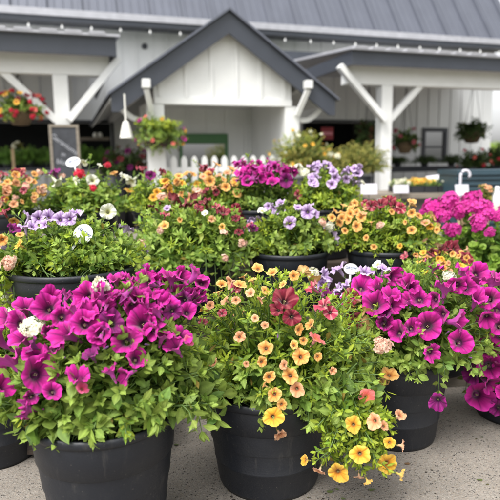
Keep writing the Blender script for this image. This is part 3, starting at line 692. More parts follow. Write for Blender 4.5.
def dirs(n, emin, emax, az0=None, spread=None):
    out = []
    for i in range(n):
        e = math.asin(math.sin(emin) + (math.sin(emax) - math.sin(emin)) * random.random())
        a = random.uniform(-math.pi, math.pi) if az0 is None else random.gauss(az0, spread)
        out.append((math.cos(e) * math.cos(a), math.cos(e) * math.sin(a), math.sin(e)))
    return out
def planter(label, px, Y, R, h, zbase, mix, flowers, mound, rx=1.3, group='flower tubs on display', cat='planter', name='flower_tub', fill=(), dome_dx=0., dome_dy=0., potm=None, ry=None, ffac=.55, fs=.74):
    X = at(px, 300, Y)[0]; ctr = np.array([X, Y, zbase]); root = thing(name, ctr, label, cat, group)
    make_pot(root, ctr, zbase, R, h, potm)
    c = np.array([X + dome_dx, Y + dome_dy, zbase + h - .01]); r = np.array([R * rx, R * (ry or rx), mound])
    lv = Leaves()
    for (kind, pal, n, ln, leafn, opt) in mix:
        emin, emax = opt.get('el', (-.03 if fs > .9 else .03, 1.5))
        for d in dirs(n, emin, emax, opt.get('az'), opt.get('spread')):
            k = random.uniform(*opt.get('k', (.72, 1.02)))
            tip = c + np.array(d) * r * k
            if d[2] < 0: tip[2] -= .02
            b0 = np.array([X + random.gauss(0, R * .35) + d[0] * R * .3, Y + random.gauss(0, R * .35) + d[1] * R * .3, zbase + h - .03])
            if math.hypot(b0[0] - X, b0[1] - Y) > R * .85: b0[:2] = np.array([X, Y]) + (b0[:2] - np.array([X, Y])) * .6
            lv.shoot(b0, tip, kind, pal, ln, leafn, opt.get('up', .55), opt.get('tips', 5), 0, opt.get('wd', 1.), opt.get('start', .3), over=zbase + h)
    rr = lambda: RNG.normal(0, .40 if random.random() < .8 else .8, 3)
    placed = []
    mk, mp = mix[0][0], mix[0][1]
    for f in flowers:
        x, y, rp, key = f[:4]; P, N = hit(x, y, c, r * (1.09 if fs > .84 else 1.04))
        tocam = unit(CAM + np.array([0, 0, .25]) - P); ff = f[4] if len(f) > 4 else None
        fk = ffac * (.25 if N[2] > .72 and key == 'M' else 1)
        if ff is None: d = unit(N * .5 + tocam * fk + np.array([0, 0, .25]) + rr() * (.5 if key in 'VwHG' else 1.25))
        else: d = unit(R2 * ff[0] + U2 * ff[1] - _D * ff[2] + RNG.normal(0, .1, 3))
        if d @ tocam < .12 and ff is None: d = unit(d + tocam * (.25 - d @ tocam))
        rad = (1.1 if key in 'MDR' else 1.0) * (1.0 if key == 'G' else (.82 if fs > .8 else .74) if key in 'VwHB' else fs) * rp * (P[1]) / F
        placed.append((key, P, d, rad))
        if key not in 'GB':
            e = P - d * rad * 2.6
            lv.shoot(np.array([X, Y, zbase + h]) * .6 + e * .4 - np.array([0, 0, .03]), e, mk, mp, mix[0][3] * .85, 3, .4, 4, 0, 1., .55, over=zbase + h)
    lv.build(root)
    for q in placed: put_flower(q[0], root, *q[1:])
    for key, n, rad, el in fill:                       # sides the photograph does not show
        for d in dirs(n, *el):
            d = np.array(d)
            P = c + d * r * 1.03; x, y = proj(P)
            N = unit(d / r)
            if N @ unit(CAM - P) > .05: continue
            put_flower(key, root, P, unit(N + np.array([0, 0, .3]) + rr() * .8), rad)
    return root, c, r

PI = math.pi
T = -PI / 2      # azimuth towards the camera
# ================================================================== ROW 1: tubs on the concrete
p1 = [(14, 322, 13, 'M'), (2, 318, 11, 'M'), (47, 308, 13, 'M'), (62, 316, 12, 'M'), (76, 304, 12, 'M'), (62, 333, 14, 'M'), (54, 345, 12, 'M', (-.1, .9, .4)), (8, 356, 15, 'M', (-.5, .8, .1)), (40, 373, 17, 'M', (.6, .25, .7)),
      (79, 374, 12, 'M', (.1, .95, .25)), (18, 410, 15, 'M', (-.85, .1, .2)), (83, 388, 8, 'K'), (116, 277, 9, 'M', (0, .9, .3)), (84, 296, 12, 'M'), (96, 294, 12, 'M'), (106, 289, 11, 'M'), (125, 289, 11, 'M'), (119, 302, 12, 'M'), (137, 299, 12, 'M'), (111, 308, 11, 'M'), (95, 308, 10, 'M'),
      (85, 322, 14, 'M', (.1, .5, .8)), (112, 322, 12, 'D', (.2, .4, .8)), (143, 320, 14, 'M', (.1, .45, .85)), (134, 309, 10, 'M'), (148, 304, 10, 'M'), (143, 281, 11, 'M'), (158, 281, 11, 'M'), (171, 272, 11, 'M'), (184, 275, 12, 'M'), (199, 273, 11, 'M'), (202, 281, 9, 'M'), (166, 285, 10, 'M'),
      (178, 290, 13, 'M'), (191, 289, 11, 'M'), (201, 290, 9, 'M'), (162, 296, 11, 'M'), (148, 292, 11, 'M'), (140, 291, 11, 'M'), (168, 303, 13, 'M', (.1, .6, .7)), (153, 308, 11, 'M'), (183, 300, 8, 'D'), (173, 312, 8, 'D'), (125, 339, 15, 'M', (.05, .5, .85)), (139, 357, 13, 'M', (.45, .4, .8)), (124, 376, 9, 'M', (-.7, -.2, .5)),
      (90, 353, 9, 'D', (-.3, .8, .2)), (163, 332, 10, 'M', (.2, .95, .1)), (183, 333, 12, 'M', (.4, .7, .4)), (173, 344, 11, 'M', (-.4, .7, .3)), (189, 341, 6, 'K'), (31, 326, 17, 'w', (0, .5, .8)), (100, 284, 13, 'w', (0, .8, .5)), (30, 345, 9, 'D'), (24, 304, 10, 'M'), (70, 292, 10, 'M'), (52, 296, 10, 'M'), (128, 277, 9, 'M'), (150, 271, 9, 'M'),
      (52, 390, 11, 'M'), (108, 366, 10, 'M'), (30, 398, 10, 'M'), (20, 336, 11, 'M'), (35, 352, 12, 'M'), (100, 333, 10, 'M'), (98, 344, 9, 'M'), (150, 332, 9, 'M'), (196, 300, 9, 'M'), (188, 310, 9, 'M'), (-6, 338, 12, 'M'), (-10, 372, 13, 'M'), (5, 385, 11, 'M'), (50, 330, 11, 'M'), (110, 296, 11, 'M'), (88, 312, 11, 'M'), (158, 318, 10, 'M'), (66, 358, 7, 'B'), (102, 350, 7, 'B'), (150, 345, 7, 'B'), (36, 395, 8, 'B'), (110, 330, 7, 'B'), (155, 322, 6, 'B')]
planter('black tub of magenta petunias with a white verbena head, in front of the lavender bowl', 98, 1.42, .196, .36, 0,
        [('ovate', 'petunia', 70, .064, 6, {'k': (.7, 1.0)}), ('ovate', 'petunia', 55, .062, 5, {'k': (.93, 1.04), 'el': (.02, 1.5)}), ('ovate', 'petunia', 9, .082, 4, {'az': T - .55, 'spread': .25, 'el': (0, .3), 'k': (.85, 1.0)}), ('serrate', 'verbena', 60, .052, 6, {'az': T + .55, 'spread': .6, 'el': (.02, .9), 'k': (.85, 1.02)}), ('narrow', 'calibrachoa', 40, .036, 7, {})],
        p1, .340, rx=1.58, ry=1.2, dome_dx=.01, dome_dy=.045, fs=1.0, ffac=.42, fill=[('M', 18, .034, (-.1, 1.4))])
p2 = [(229, 282, 9, 'A'), (236, 288, 7, 'P'), (250, 293, 7, 'A'), (222, 284, 6, 'O'), (240, 337, 7, 'A'), (266, 347, 9, 'O'), (269, 377, 8, 'O', (-.2, .2, .9)), (274, 395, 10, 'O', (-.1, .1, 1)), (273, 417, 11, 'Y'), (281, 436, 8, 'A', (.3, -.5, .6)), (301, 357, 11, 'O', (.1, .3, .95)), (290, 375, 10, 'O', (-.1, .3, .9)), (297, 389, 10, 'A', (.1, .2, .9)), (309, 324, 7, 'O'), (303, 341, 5, 'O'), (317, 338, 9, 'C', (.5, .5, .4)),
      (258, 268, 7, 'O'), (272, 272, 7, 'O'), (294, 276, 7, 'O'), (265, 325, 5, 'A'), (213, 362, 6, 'A'), (333, 371, 5, 'A'), (285, 299, 14, 'R', (0, .5, .85)), (277, 309, 9, 'R'), (292, 317, 10, 'R', (.1, .2, .9)), (322, 304, 10, 'P'), (330, 312, 9, 'P'), (311, 287, 9, 'P', (-.6, .6, .3)), (222, 313, 6, 'P'), (203, 322, 6, 'P'), (255, 318, 5, 'A'), (278, 333, 6, 'B'), (264, 385, 5, 'O'), (225, 300, 6, 'A'), (243, 276, 6, 'O'),
      (218, 292, 6, 'O'), (240, 284, 7, 'O'), (236, 300, 5, 'A'), (210, 305, 5, 'A'), (252, 280, 6, 'O'), (266, 290, 6, 'O'), (300, 330, 7, 'O'), (294, 345, 6, 'O'), (283, 365, 6, 'A'), (262, 362, 6, 'O'), (282, 405, 7, 'O'), (282, 284, 6, 'O'), (260, 300, 5, 'A'), (318, 357, 5, 'O'), (246, 364, 4, 'A'), (383, 345, 12, 'V', (.2, .3, .9))]
r2_, c2, rr2 = planter('black tub of orange calibrachoa and one dark red striped petunia, trailing over its rim', 267, 1.70, .216, .32, 0,
        [('narrow', 'calibrachoa', 110, .044, 8, {'k': (.7, 1.0), 'wd': 1.15}), ('narrow', 'calibrachoa', 120, .042, 7, {'k': (.94, 1.05), 'wd': 1.15, 'el': (-.02, 1.5)}), ('serrate', 'verbena', 45, .052, 6, {'az': T + .9, 'spread': .45, 'el': (-.1, .9), 'k': (.8, 1.03)}), ('serrate', 'verbena', 25, .05, 6, {'az': T - .8, 'spread': .4, 'el': (-.03, .5)}), ('ovate', 'petunia', 28, .06, 5, {'az': T + .8, 'spread': .6, 'el': (-.1, .8)})],
        p2, .365, rx=1.55, ry=1.16, dome_dx=.045, dome_dy=.01, fs=.88, fill=[('O', 40, .024, (-.1, 1.4))])
# the trailing strand of that tub
lv = Leaves()
sc_ = at(352, 436, 1.47); sr_ = np.array([.120, .07, .108])
s0_ = np.array([c2[0] + .19, c2[1] - .13, .37])
for d in dirs(115, -1.45, 1.3):
    tip = sc_ + np.array(d) * sr_ * random.uniform(.45, 1.0)
    via = s0_ + RNG.normal(0, .03, 3)
    lv.shoot(via * .55 + (sc_ + np.array(d) * sr_ * .2) * .45, tip, 'narrow', 'calibrachoa', .036, 5, .25, 5, 0, 1.3, .25)
for d in dirs(24, -.3, 1.3):
    tip = sc_ + np.array([-.02, .03, .05]) + np.array(d) * sr_ * random.uniform(.5, 1.0); b0 = s0_ + RNG.normal(0, .03, 3)
    lv.shoot(b0, tip, 'ovate', 'petunia', .05, 3, .3, 4, 0, 1.0, .55)
for d in dirs(12, -.5, .6): lv.shoot(s0_ + np.array([-.1, .05, -.03]), sc_ + np.array(d) * sr_ * .6, 'narrow', 'calibrachoa', .036, 6, .5, 4, 0, 1.2, .3)
SF = []
for x, y, rp, key, ff in [(353, 425, 9, 'Y', (-.2, .2, .9)), (360, 454, 11, 'Y', (-.1, .1, 1)), (338, 473, 12, 'Y', (.0, -.15, 1)), (388, 464, 12, 'Y', (.15, .05, 1)), (304, 460, 7, 'Y', (-.9, .1, .3)), (390, 443, 7, 'Y', (.3, -.1, .9)), (403, 446, 7, 'A', (.9, -.1, .3)), (319, 472, 7, 'A', (-.5, -.7, .3)), (402, 475, 7, 'Y', (.9, -.2, .2)),
                          (374, 421, 8, 'A', (-.6, .1, .6)), (367, 397, 9, 'C', (.1, .4, .9)), (384, 426, 6, 'A', (.2, .5, .7)), (401, 415, 7, 'A', (.5, .7, .3)), (359, 478, 6, 'A', (0, -.9, .3)), (368, 482, 6, 'Y', (.3, -.9, .3))]:
    P, N = hit(x, y, sc_, sr_ * 1.02); dd = unit(R2 * ff[0] + U2 * ff[1] - _D * ff[2] + RNG.normal(0, .12, 3)); rad = .95 * rp * P[1] / F
    SF.append((key, P, dd, rad)); e = P - dd * rad * 2.2
    lv.shoot(sc_ + (e - sc_) * .15, e, 'narrow', 'calibrachoa', .034, 4, .2, 5, 0, 1.3, .3)
    lv.shoot(sc_ + (e - sc_) * .15, e + RNG.normal(0, .012, 3), 'narrow', 'calibrachoa', .034, 4, .2, 5, 0, 1.3, .3)
lv.build(r2_)
for q in SF: put_flower(q[0], r2_, *q[1:])
p3 = [(329, 292, 11, 'D'), (362, 284, 11, 'M'), (375, 283, 10, 'M'), (396, 277, 12, 'M'), (405, 281, 9, 'M'), (375, 303, 14, 'M', (-.1, .4, .9)), (392, 294, 10, 'M'), (395, 305, 10, 'M'), (352, 297, 10, 'P'), (346, 303, 9, 'M'), (352, 316, 10, 'R'), (354, 324, 8, 'P'), (385, 322, 12, 'M', (-.2, .2, .9)), (395, 331, 11, 'M'), (413, 327, 10, 'M'),
      (420, 297, 11, 'M', (-.1, .3, .9)), (411, 285, 9, 'M'), (428, 326, 13, 'M', (-.1, .2, 1)), (462, 322, 13, 'M'), (440, 314, 10, 'M'), (433, 353, 11, 'M', (.15, .05, 1)), (461, 342, 12, 'M', (0, .3, .9)), (438, 402, 10, 'D', (-.2, -.2, .9)), (467, 273, 12, 'M'), (480, 273, 12, 'M'), (446, 285, 11, 'M'), (465, 286, 12, 'M'), (457, 286, 9, 'M'), (490, 276, 11, 'M'), (498, 280, 10, 'M'), (488, 298, 12, 'M'), (478, 296, 10, 'M'), (498, 306, 12, 'M'),
      (450, 276, 9, 'w'), (313, 273, 9, 'w', (0, .6, .7)), (326, 275, 10, 'L'), (345, 285, 9, 'L'), (338, 268, 9, 'L'), (366, 271, 10, 'L'), (336, 290, 9, 'L'), (346, 296, 7, 'L'), (322, 283, 8, 'L'), (384, 268, 7, 'L'), (377, 264, 6, 'W'), (405, 300, 10, 'M'), (384, 312, 9, 'D'), (432, 300, 9, 'M'), (488, 320, 10, 'M'), (500, 325, 10, 'M'),
      (390, 345, 6, 'B'), (445, 335, 6, 'B'), (410, 310, 6, 'B'), (468, 357, 7, 'B')]
planter('black tub of magenta petunias with lavender petunias at its back and a peach verbena head', 398, 1.97, .195, .315, 0,
        [('ovate', 'petunia', 110, .050, 7, {'k': (.75, 1.02), 'wd': 1.05}), ('ovate', 'petunia', 80, .048, 6, {'k': (.94, 1.04), 'wd': 1.05, 'el': (0, 1.5)}), ('serrate', 'verbena', 30, .05, 6, {'az': T - .7, 'spread': .5, 'el': (-.02, .7)}), ('narrow', 'calibrachoa', 30, .036, 7, {'el': (.3, 1.5)})],
        p3, .35, fs=.97, ffac=.45, rx=1.68, ry=1.35, dome_dx=.03, fill=[('M', 30, .038, (-.1, 1.4))])
p4 = [(471, 373, 11, 'D', (-.6, .3, .4)), (489, 366, 12, 'M', (-.4, -.1, .8)), (488, 347, 11, 'M', (-.3, .4, .8)), (480, 396, 13, 'M', (.1, 0, 1)), (491, 385, 10, 'M'), (500, 372, 12, 'M'), (512, 350, 13, 'M'), (505, 392, 10, 'M'), (522, 375, 13, 'M'), (530, 350, 12, 'M'), (500, 335, 10, 'M'), (518, 335, 12, 'M'), (496, 408, 8, 'D')]
planter('black tub of magenta petunias, cut off by the right edge, half hidden by drooping blooms', 520, 2.12, .19, .30, 0,
        [('ovate', 'petunia', 85, .050, 6, {'k': (.75, 1.0)})], p4, .27, fs=1.0, rx=1.35, fill=[('M', 40, .038, (-.1, 1.4))])
p0 = [(5, 298, 6, 'w'), (15, 303, 5, 'w'), (28, 299, 5, 'Y'), (10, 310, 5, 'w'), (20, 296, 4, 'Y')]
planter('black tub of yellow green foliage with tiny white flowers, behind the nearest magenta tub', -14, 1.86, .17, .30, 0,
        [('narrow', 'calibrachoa', 90, .035, 7, {'wd': 1.1}), ('narrow', 'lime', 45, .03, 6, {'el': (.4, 1.5)})], p0, .255, rx=1.25)

# ================================================================== plank benches behind the first row
def bench(label, x0, x1, y0, y1, z, tilt=0):
    root = thing('plank_bench', ((x0 + x1) / 2, (y0 + y1) / 2, 0), label, 'bench', 'plank benches under the tubs')
    n = max(3, int((y1 - y0) / .15)); wd = (y1 - y0) / n; b = MB()
    for i in range(n): b.box(x0, x1, y0 + i * wd + .006, y0 + (i + 1) * wd - .006, z - .03, z)
    b.build('top', M['wood'], root)
    a = MB()
    for k in range(2): a.box(x0 + .02, x1 - .02, y0 + .012, y0 + .034, z - .17 - k * .145, z - .036 - k * .145)
    a.build('darkening_boards', M['wood'], root)  # boards added to turn the bright gap under the bench dark
    for x in (x0 + .12, (x0 + x1) / 2, x1 - .12):
        for y in (y0 + .08, y1 - .08):
            l = MB(); l.box(x - .04, x + .04, y - .04, y + .04, 0, z - .032); l.build('leg', M['wood'], root)
    return root
bench('low dark plank bench carrying the lavender petunia bowl beside the nearest tub', -1.45, -.33, 1.80, 2.36, .335)
bench('long dark plank bench under the middle row of tubs', -1.1, 1.35, 2.42, 2.93, .32)
bench('tall dark plank bench under the farthest row of tubs', -1.75, 1.15, 2.98, 3.5, .47)

# ================================================================== ROW 2
q1 = [(30, 216, 9, 'L'), (38, 218, 8, 'L'), (14, 228, 7, 'D'), (25, 226, 8, 'L'), (33, 226, 7, 'L'), (50, 216, 8, 'L'), (61, 219, 9, 'L'), (69, 219, 8, 'L'), (76, 212, 8, 'L'), (18, 244, 7, 'Y'), (8, 263, 11, 'V'), (2, 240, 7, 'O'), (108, 212, 9, 'W'), (14, 222, 6, 'O'), (-5, 250, 8, 'V'), (4, 212, 6, 'R'), (44, 224, 7, 'L'), (20, 234, 5, 'O')]
planter('wide black bowl of lavender veined petunias over pale green leaves, white oval tag', 76, 2.06, .235, .30, .335,
        [('ovate', 'verbena', 150, .042, 7, {'k': (.75, 1.0), 'wd': .9}), ('ovate', 'calibrachoa', 60, .036, 6, {'az': T + .4, 'spread': .7, 'el': (.06, 1.4)}), ('serrate', 'verbena', 25, .045, 5, {'az': T + 1.2, 'spread': .4}), ('ovate', 'calibrachoa', 30, .042, 6, {'az': T - 1.0, 'spread': .25, 'el': (-.6, .1), 'k': (.95, 1.1)})], q1, .21, fs=.86, rx=1.24, ry=1.0, dome_dy=.02, dome_dx=-.01, fill=[('L', 30, .032, (0, 1.4))])
q2 = [(186, 205, 8, 'R'), (205, 201, 8, 'R'), (199, 208, 7, 'R'), (223, 211, 9, 'R', (0, .5, .8)), (165, 214, 7, 'P'), (164, 225, 7, 'O'), (205, 213, 5, 'W'), (236, 208, 6, 'R'), (236, 218, 6, 'R'), (248, 225, 7, 'P'), (222, 227, 5, 'O'), (224, 232, 6, 'V'), (141, 244, 7, 'V'), (243, 243, 7, 'V'), (225, 258, 6, 'V'), (167, 208, 6, 'L'), (239, 232, 6, 'R'), (216, 206, 6, 'P'), (160, 230, 6, 'V'), (180, 220, 4, 'O'), (212, 219, 5, 'A')]
planter('tub of long pale green leaves topped by dark crimson petunias, centre of the middle row', 193, 2.62, .185, .25, .32,
        [('ovate', 'verbena', 170, .062, 6, {'wd': .75, 'k': (.75, 1.03)}), ('ovate', 'verbena', 30, .06, 6, {'wd': .75, 'az': T, 'spread': .8, 'el': (-.5, -.05), 'k': (.9, 1.05)}), ('narrow', 'calibrachoa', 60, .045, 7, {})], q2, .29, rx=1.75, ry=1.35, fill=[('R', 30, .035, (0, 1.4))], potm=M['pot'])
q3 = [(290, 223, 10, 'L', (0, .3, .95)), (307, 212, 10, 'L'), (281, 202, 8, 'L'), (273, 208, 8, 'L'), (262, 210, 7, 'W'), (298, 207, 6, 'L'), (330, 226, 8, 'w'), (310, 205, 6, 'L'), (316, 214, 6, 'L'), (268, 206, 6, 'L'), (254, 228, 6, 'D'), (323, 222, 6, 'V')]
planter('black tub of few pale lavender petunias, dark rim showing, centre right of the middle row', 290, 2.66, .19, .27, .32,
        [('ovate', 'petunia', 110, .05, 6, {'k': (.75, 1.0)}), ('narrow', 'calibrachoa', 75, .045, 7, {'wd': 1.1})], q3, .235, rx=1.16, ry=1.02, fill=[('L', 25, .036, (0, 1.4))])
q4 = [(341, 212, 7, 'O'), (351, 208, 7, 'O'), (361, 217, 7, 'O', (0, .2, 1)), (357, 226, 7, 'O', (0, .2, 1)), (339, 223, 6, 'O'), (332, 218, 6, 'O'), (350, 214, 6, 'O'), (344, 205, 5, 'O'), (355, 203, 5, 'O'), (335, 210, 5, 'O'), (372, 206, 8, 'P'), (381, 203, 8, 'R'), (389, 200, 8, 'R'), (395, 206, 7, 'R'), (401, 208, 7, 'P'), (365, 203, 6, 'P'), (412, 230, 6, 'O', (0, .2, 1)), (392, 212, 4, 'O'), (412, 213, 6, 'O'), (425, 222, 6, 'A'), (430, 227, 6, 'Y'), (400, 246, 4, 'Y'), (374, 247, 5, 'O'), (380, 225, 6, 'V'), (363, 213, 5, 'A'), (345, 231, 5, 'O'), (366, 238, 4, 'O'),
      (371, 222, 5, 'O'), (348, 220, 6, 'O'), (356, 212, 6, 'O'), (342, 218, 6, 'O'), (366, 208, 5, 'A'), (419, 216, 5, 'O'), (434, 218, 5, 'A'), (437, 230, 5, 'O'), (405, 222, 4, 'O')]
planter('tub of many orange calibrachoa with a crest of dark red petunias, next to the geranium', 384, 2.70, .19, .27, .32,
        [('narrow', 'calibrachoa', 210, .040, 8, {'wd': 1.15}), ('ovate', 'petunia', 30, .045, 5, {})], q4, .255, rx=1.45, ry=1.1, fill=[('O', 35, .028, (0, 1.4))])
q5 = [(440, 252, 9, 'R'), (455, 248, 9, 'R'), (466, 258, 9, 'R', (0, .3, .9)), (447, 247, 8, 'R'), (432, 252, 6, 'R'), (395, 259, 8, 'P'), (404, 256, 6, 'P')] + [(random.uniform(415, 470), random.uniform(252, 272), 4.5, random.choice('OAY')) for _ in range(34)]
planter('tub of small peach calibrachoa with bright red petunias, behind the right magenta petunias', 436, 2.50, .18, .28, 0.05,
        [('narrow', 'calibrachoa', 120, .036, 8, {'wd': 1.1})], q5, .33, rx=1.35, fill=[('A', 20, .02, (.2, 1.4))])
br = MB(); br.box(at(436, 300, 2.5)[0] - .17, at(436, 300, 2.5)[0] + .17, 2.40, 2.60, 0, .048)
tag(br.build('concrete_block', M['grey_wood']), 'grey block lifting the tub of peach calibrachoa', 'block')

# ================================================================== ROW 3
z3 = .47
def many(n, x0, x1, y0, y1, r_, keys): return [(random.uniform(x0, x1), random.uniform(y0, y1), r_ * random.uniform(.8, 1.15), random.choice(keys)) for _ in range(n)]
planter('tub of peach calibrachoa with a dark red petunia, farthest left in the back row', 16, 3.2, .185, .28, z3, [('narrow', 'calibrachoa', 110, .038, 7, {'wd': 1.1})],
        [(18, 172, 7, 'R'), (42, 191, 7, 'V'), (56, 170, 5, 'D'), (45, 172, 5, 'P')] + many(40, -6, 48, 170, 206, 5.0, 'OAOAYPV'), .245, rx=1.42)
planter('tub of white petunias around a bright red verbena head, oval white tag behind', 90, 3.2, .19, .28, z3, [('ovate', 'verbena', 90, .055, 6, {'k': (.75, 1.0)}), ('narrow', 'calibrachoa', 50, .04, 7, {})],
        [(79, 173, 8, 'H', (0, .4, .9)), (58, 183, 9, 'W'), (93, 180, 9, 'W'), (75, 181, 6, 'W'), (54, 172, 7, 'D'), (93, 188, 5, 'H'), (108, 165, 5, 'H'), (114, 173, 6, 'O'), (131, 182, 9, 'W'), (129, 190, 6, 'Y'), (84, 163, 6, 'W'), (100, 165, 4, 'W'), (124, 176, 7, 'W'), (62, 176, 5, 'V')], .225, rx=1.28)
planter('tub of golden calibrachoa with peach verbena, crimson petunia at its crest', 168, 3.22, .185, .28, z3, [('narrow', 'calibrachoa', 120, .038, 7, {'wd': 1.1}), ('ovate', 'petunia', 25, .05, 5, {})],
        [(142, 168, 8, 'R'), (151, 175, 6, 'D'), (163, 172, 6, 'R'), (153, 197, 6, 'Y'), (163, 197, 7, 'V'), (177, 198, 7, 'V'), (197, 190, 7, 'V')] + many(24, 156, 202, 172, 198, 5.6, 'OYOAY'), .245, rx=1.25)
planter('tub of orange calibrachoa and pink petunias, between golden and magenta tubs of the back row', 222, 3.24, .18, .28, z3, [('narrow', 'calibrachoa', 110, .038, 7, {'wd': 1.1}), ('ovate', 'petunia', 20, .05, 5, {})],
        [(205, 168, 7, 'P'), (211, 170, 6, 'P'), (217, 163, 6, 'O'), (210, 181, 7, 'O', (0, .2, 1)), (226, 187, 7, 'O', (0, .2, 1)), (235, 182, 6, 'O'), (237, 193, 6, 'O', (0, .2, 1)), (227, 172, 6, 'A'), (224, 179, 5, 'O'), (218, 175, 5, 'A'), (203, 176, 5, 'A'), (231, 168, 5, 'O'), (200, 193, 6, 'V'), (214, 188, 4, 'A')] + many(10, 203, 240, 166, 197, 5.5, 'OAYR'), .245, rx=1.15)
planter('tub of deep magenta petunias in the back row, in front of the picket fence end', 264, 3.2, .18, .28, z3, [('ovate', 'petunia', 110, .045, 6, {})],
        [(235, 166, 6, 'M'), (247, 169, 7, 'M'), (241, 177, 6, 'D'), (256, 177, 7, 'M'), (265, 170, 7, 'M'), (268, 164, 6, 'M'), (260, 165, 6, 'M'), (272, 170, 6, 'M'), (262, 178, 6, 'M'), (276, 167, 6, 'M'), (270, 177, 5, 'M'), (286, 180, 7, 'D'), (290, 168, 6, 'M'), (283, 169, 5, 'M'), (299, 195, 5, 'P'), (250, 162, 5, 'M'), (254, 170, 6, 'M'), (243, 164, 5, 'M'), (295, 172, 5, 'M')] + many(14, 236, 292, 165, 182, 6, 'M'), .25, fs=.95, rx=1.25, fill=[('M', 25, .032, (0, 1.4))])
planter('tub of pale lavender and white petunias with its black rim showing, back row', 322, 3.2, .19, .28, z3, [('ovate', 'calibrachoa', 120, .045, 6, {'wd': .8}), ('ovate', 'petunia', 40, .05, 6, {})],
        [(292, 167, 7, 'W'), (305, 172, 7, 'w'), (316, 166, 7, 'L'), (323, 164, 6, 'L'), (334, 172, 6, 'L', (.1, .3, .9)), (317, 176, 6, 'L'), (332, 184, 6, 'L', (.2, .1, .9)), (345, 170, 6, 'L'), (346, 179, 5, 'L'), (358, 173, 6, 'L'), (328, 165, 6, 'L'), (311, 165, 6, 'L'), (363, 182, 4, 'w'), (351, 171, 6, 'L'), (298, 168, 6, 'W')] + many(9, 300, 362, 164, 184, 5.5, 'L'), .235, fs=.84, rx=1.27, fill=[('L', 20, .03, (0, 1.4))])
gx = [(430, 208, 9, 'G'), (449, 201, 10, 'G'), (471, 197, 11, 'G'), (478, 209, 10, 'G'), (459, 210, 8, 'G'), (479, 222, 9, 'G'), (452, 229, 9, 'G'), (440, 213, 8, 'G'), (497, 216, 7, 'G'), (466, 205, 9, 'G'), (490, 232, 6, 'G'), (484, 205, 8, 'G'), (446, 216, 7, 'G'), (436, 217, 7, 'G'), (488, 214, 7, 'G'), (424, 213, 6, 'G')]
planter('tub of hot pink geranium heads above rounded green leaves, beyond the orange calibrachoa', 476, 3.0, .19, .28, .10, [('round', 'geranium', 130, .062, 4, {'k': (.7, 1.0)})], gx, .40, rx=1.65, cat='planter')
planter('tub of green geranium leaves with few pink heads, cut by the right edge', 545, 3.05, .19, .28, .10, [('round', 'geranium', 100, .062, 4, {'k': (.7, 1.0)})], [(505, 210, 7, 'G'), (525, 205, 9, 'G')], .33, rx=1.4, cat='planter')

# ------------------------------------------------------------------ plant tags
def plant_tag(label, x, y, Y, w_, h_, tilt, word, stake=.12):
    p = at(x, y, Y); root = thing('plant_tag', p + np.array([0, 0, -h_ / 2 - stake]), label, 'plant tag', 'white plastic plant tags')
    xd = np.array([math.cos(tilt), 0, -math.sin(tilt)]); yd = np.array([math.sin(tilt), .12, math.cos(tilt)]); yd = unit(yd); nd = np.cross(xd, yd)
    m = MB(); pts = [p + xd * w_ / 2 * math.cos(a) + yd * h_ / 2 * math.sin(a) for a in np.linspace(0, 2 * PI, 28, endpoint=False)]
    m.prism(pts, -nd * .0015); m.build('label_plate', M['tag_white'], root)
    s_ = MB(); s_.bar(p - yd * h_ * .45 - nd * .003, p - yd * (h_ / 2 + stake) - nd * .003, .008, .0015, nd); s_.build('stake', M['tag_white'], root)
    text(word, w_ * .25, M['tag_ink'], root, p + nd * .001 + yd * h_ * .10, xd, yd)
    return root
plant_tag('white oval plant tag lettered in blue behind the red verbena', 73, 162, 3.19, .085, .055, -.28, 'GROW', .2)
plant_tag('white plant tag lettered in blue, tilted among leaves of the lavender petunia bowl', 83, 234, 1.955, .064, .074, .66, 'GROW', .05)
plant_tag('white oval plant tag lettered in blue among lavender petunias at back of magenta tub', 351, 269, 2.2, .058, .045, .12, 'GROW', .12)

# ================================================================== MIDDLE DISTANCE
def bush(root, ctr, r, specs, base=None):
    lv = Leaves(); ctr = np.array(ctr, float); r = np.array(r, float)
    base = ctr - np.array([0, 0, r[2] * .6]) if base is None else np.array(base)
    for kind, pal, n, ln, leafn, opt in specs:
        for d in dirs(n, *opt.get('el', (-.9, 1.5))):
            tip = ctr + np.array(d) * r * random.uniform(.6, 1.08)
            lv.shoot(base + RNG.normal(0, .25, 3) * r * np.array([1, 1, .3]), tip, kind, pal, ln, leafn, .3, 4, 0, opt.get('wd', 1), .3, .004)
    lv.build(root)
def scatter(root, ctr, r, key, n, rad, el=(-.6, 1.4)):
    ctr, r = np.array(ctr), np.array(r)
    for d in dirs(n, *el):
        d = np.array(d); P = ctr + d * r * 1.03
        put_flower(key, root, P, unit(d / r * .3 + np.array([0, -.6, .3]) + RNG.normal(0, .3, 3)), rad)
def hanging_basket(label, x, y, t, wpx, hpx, top_z, specs, fl):
    p = fat(x, y, t); d = p[1]; rw = wpx / F * d / 2; rh = hpx / F * d / 2
    root = thing('hanging_basket', p - np.array([0, 0, rh]), label, 'hanging basket', 'hanging flower baskets')
    b = MB(); R_ = rw * .5; b.lathe([(.001, -rh * .95), (R_ * .6, -rh * .9), (R_ * .9, -rh * .5), (R_, -.02), (R_ * .95, -.02), (R_ * .85, -rh * .4), (.001, -rh * .5)], p, 24); b.build('basket', M['coir'], root, True)
    hk = np.array([p[0], p[1], top_z])
    for k in range(3):
        a = k * 2.09; m = MB(); m.tube([p + np.array([R_ * math.cos(a), R_ * math.sin(a), -.02]), hk], .006, 5); m.build('hanger_wire', M['wire'], root)
    bush(root, p, (rw, rw, rh), specs, p)
    for key, n, rad in fl: scatter(root, p, (rw, rw, rh), key, n, rad)
    return root
zb1 = Zf(62, 74, TF)
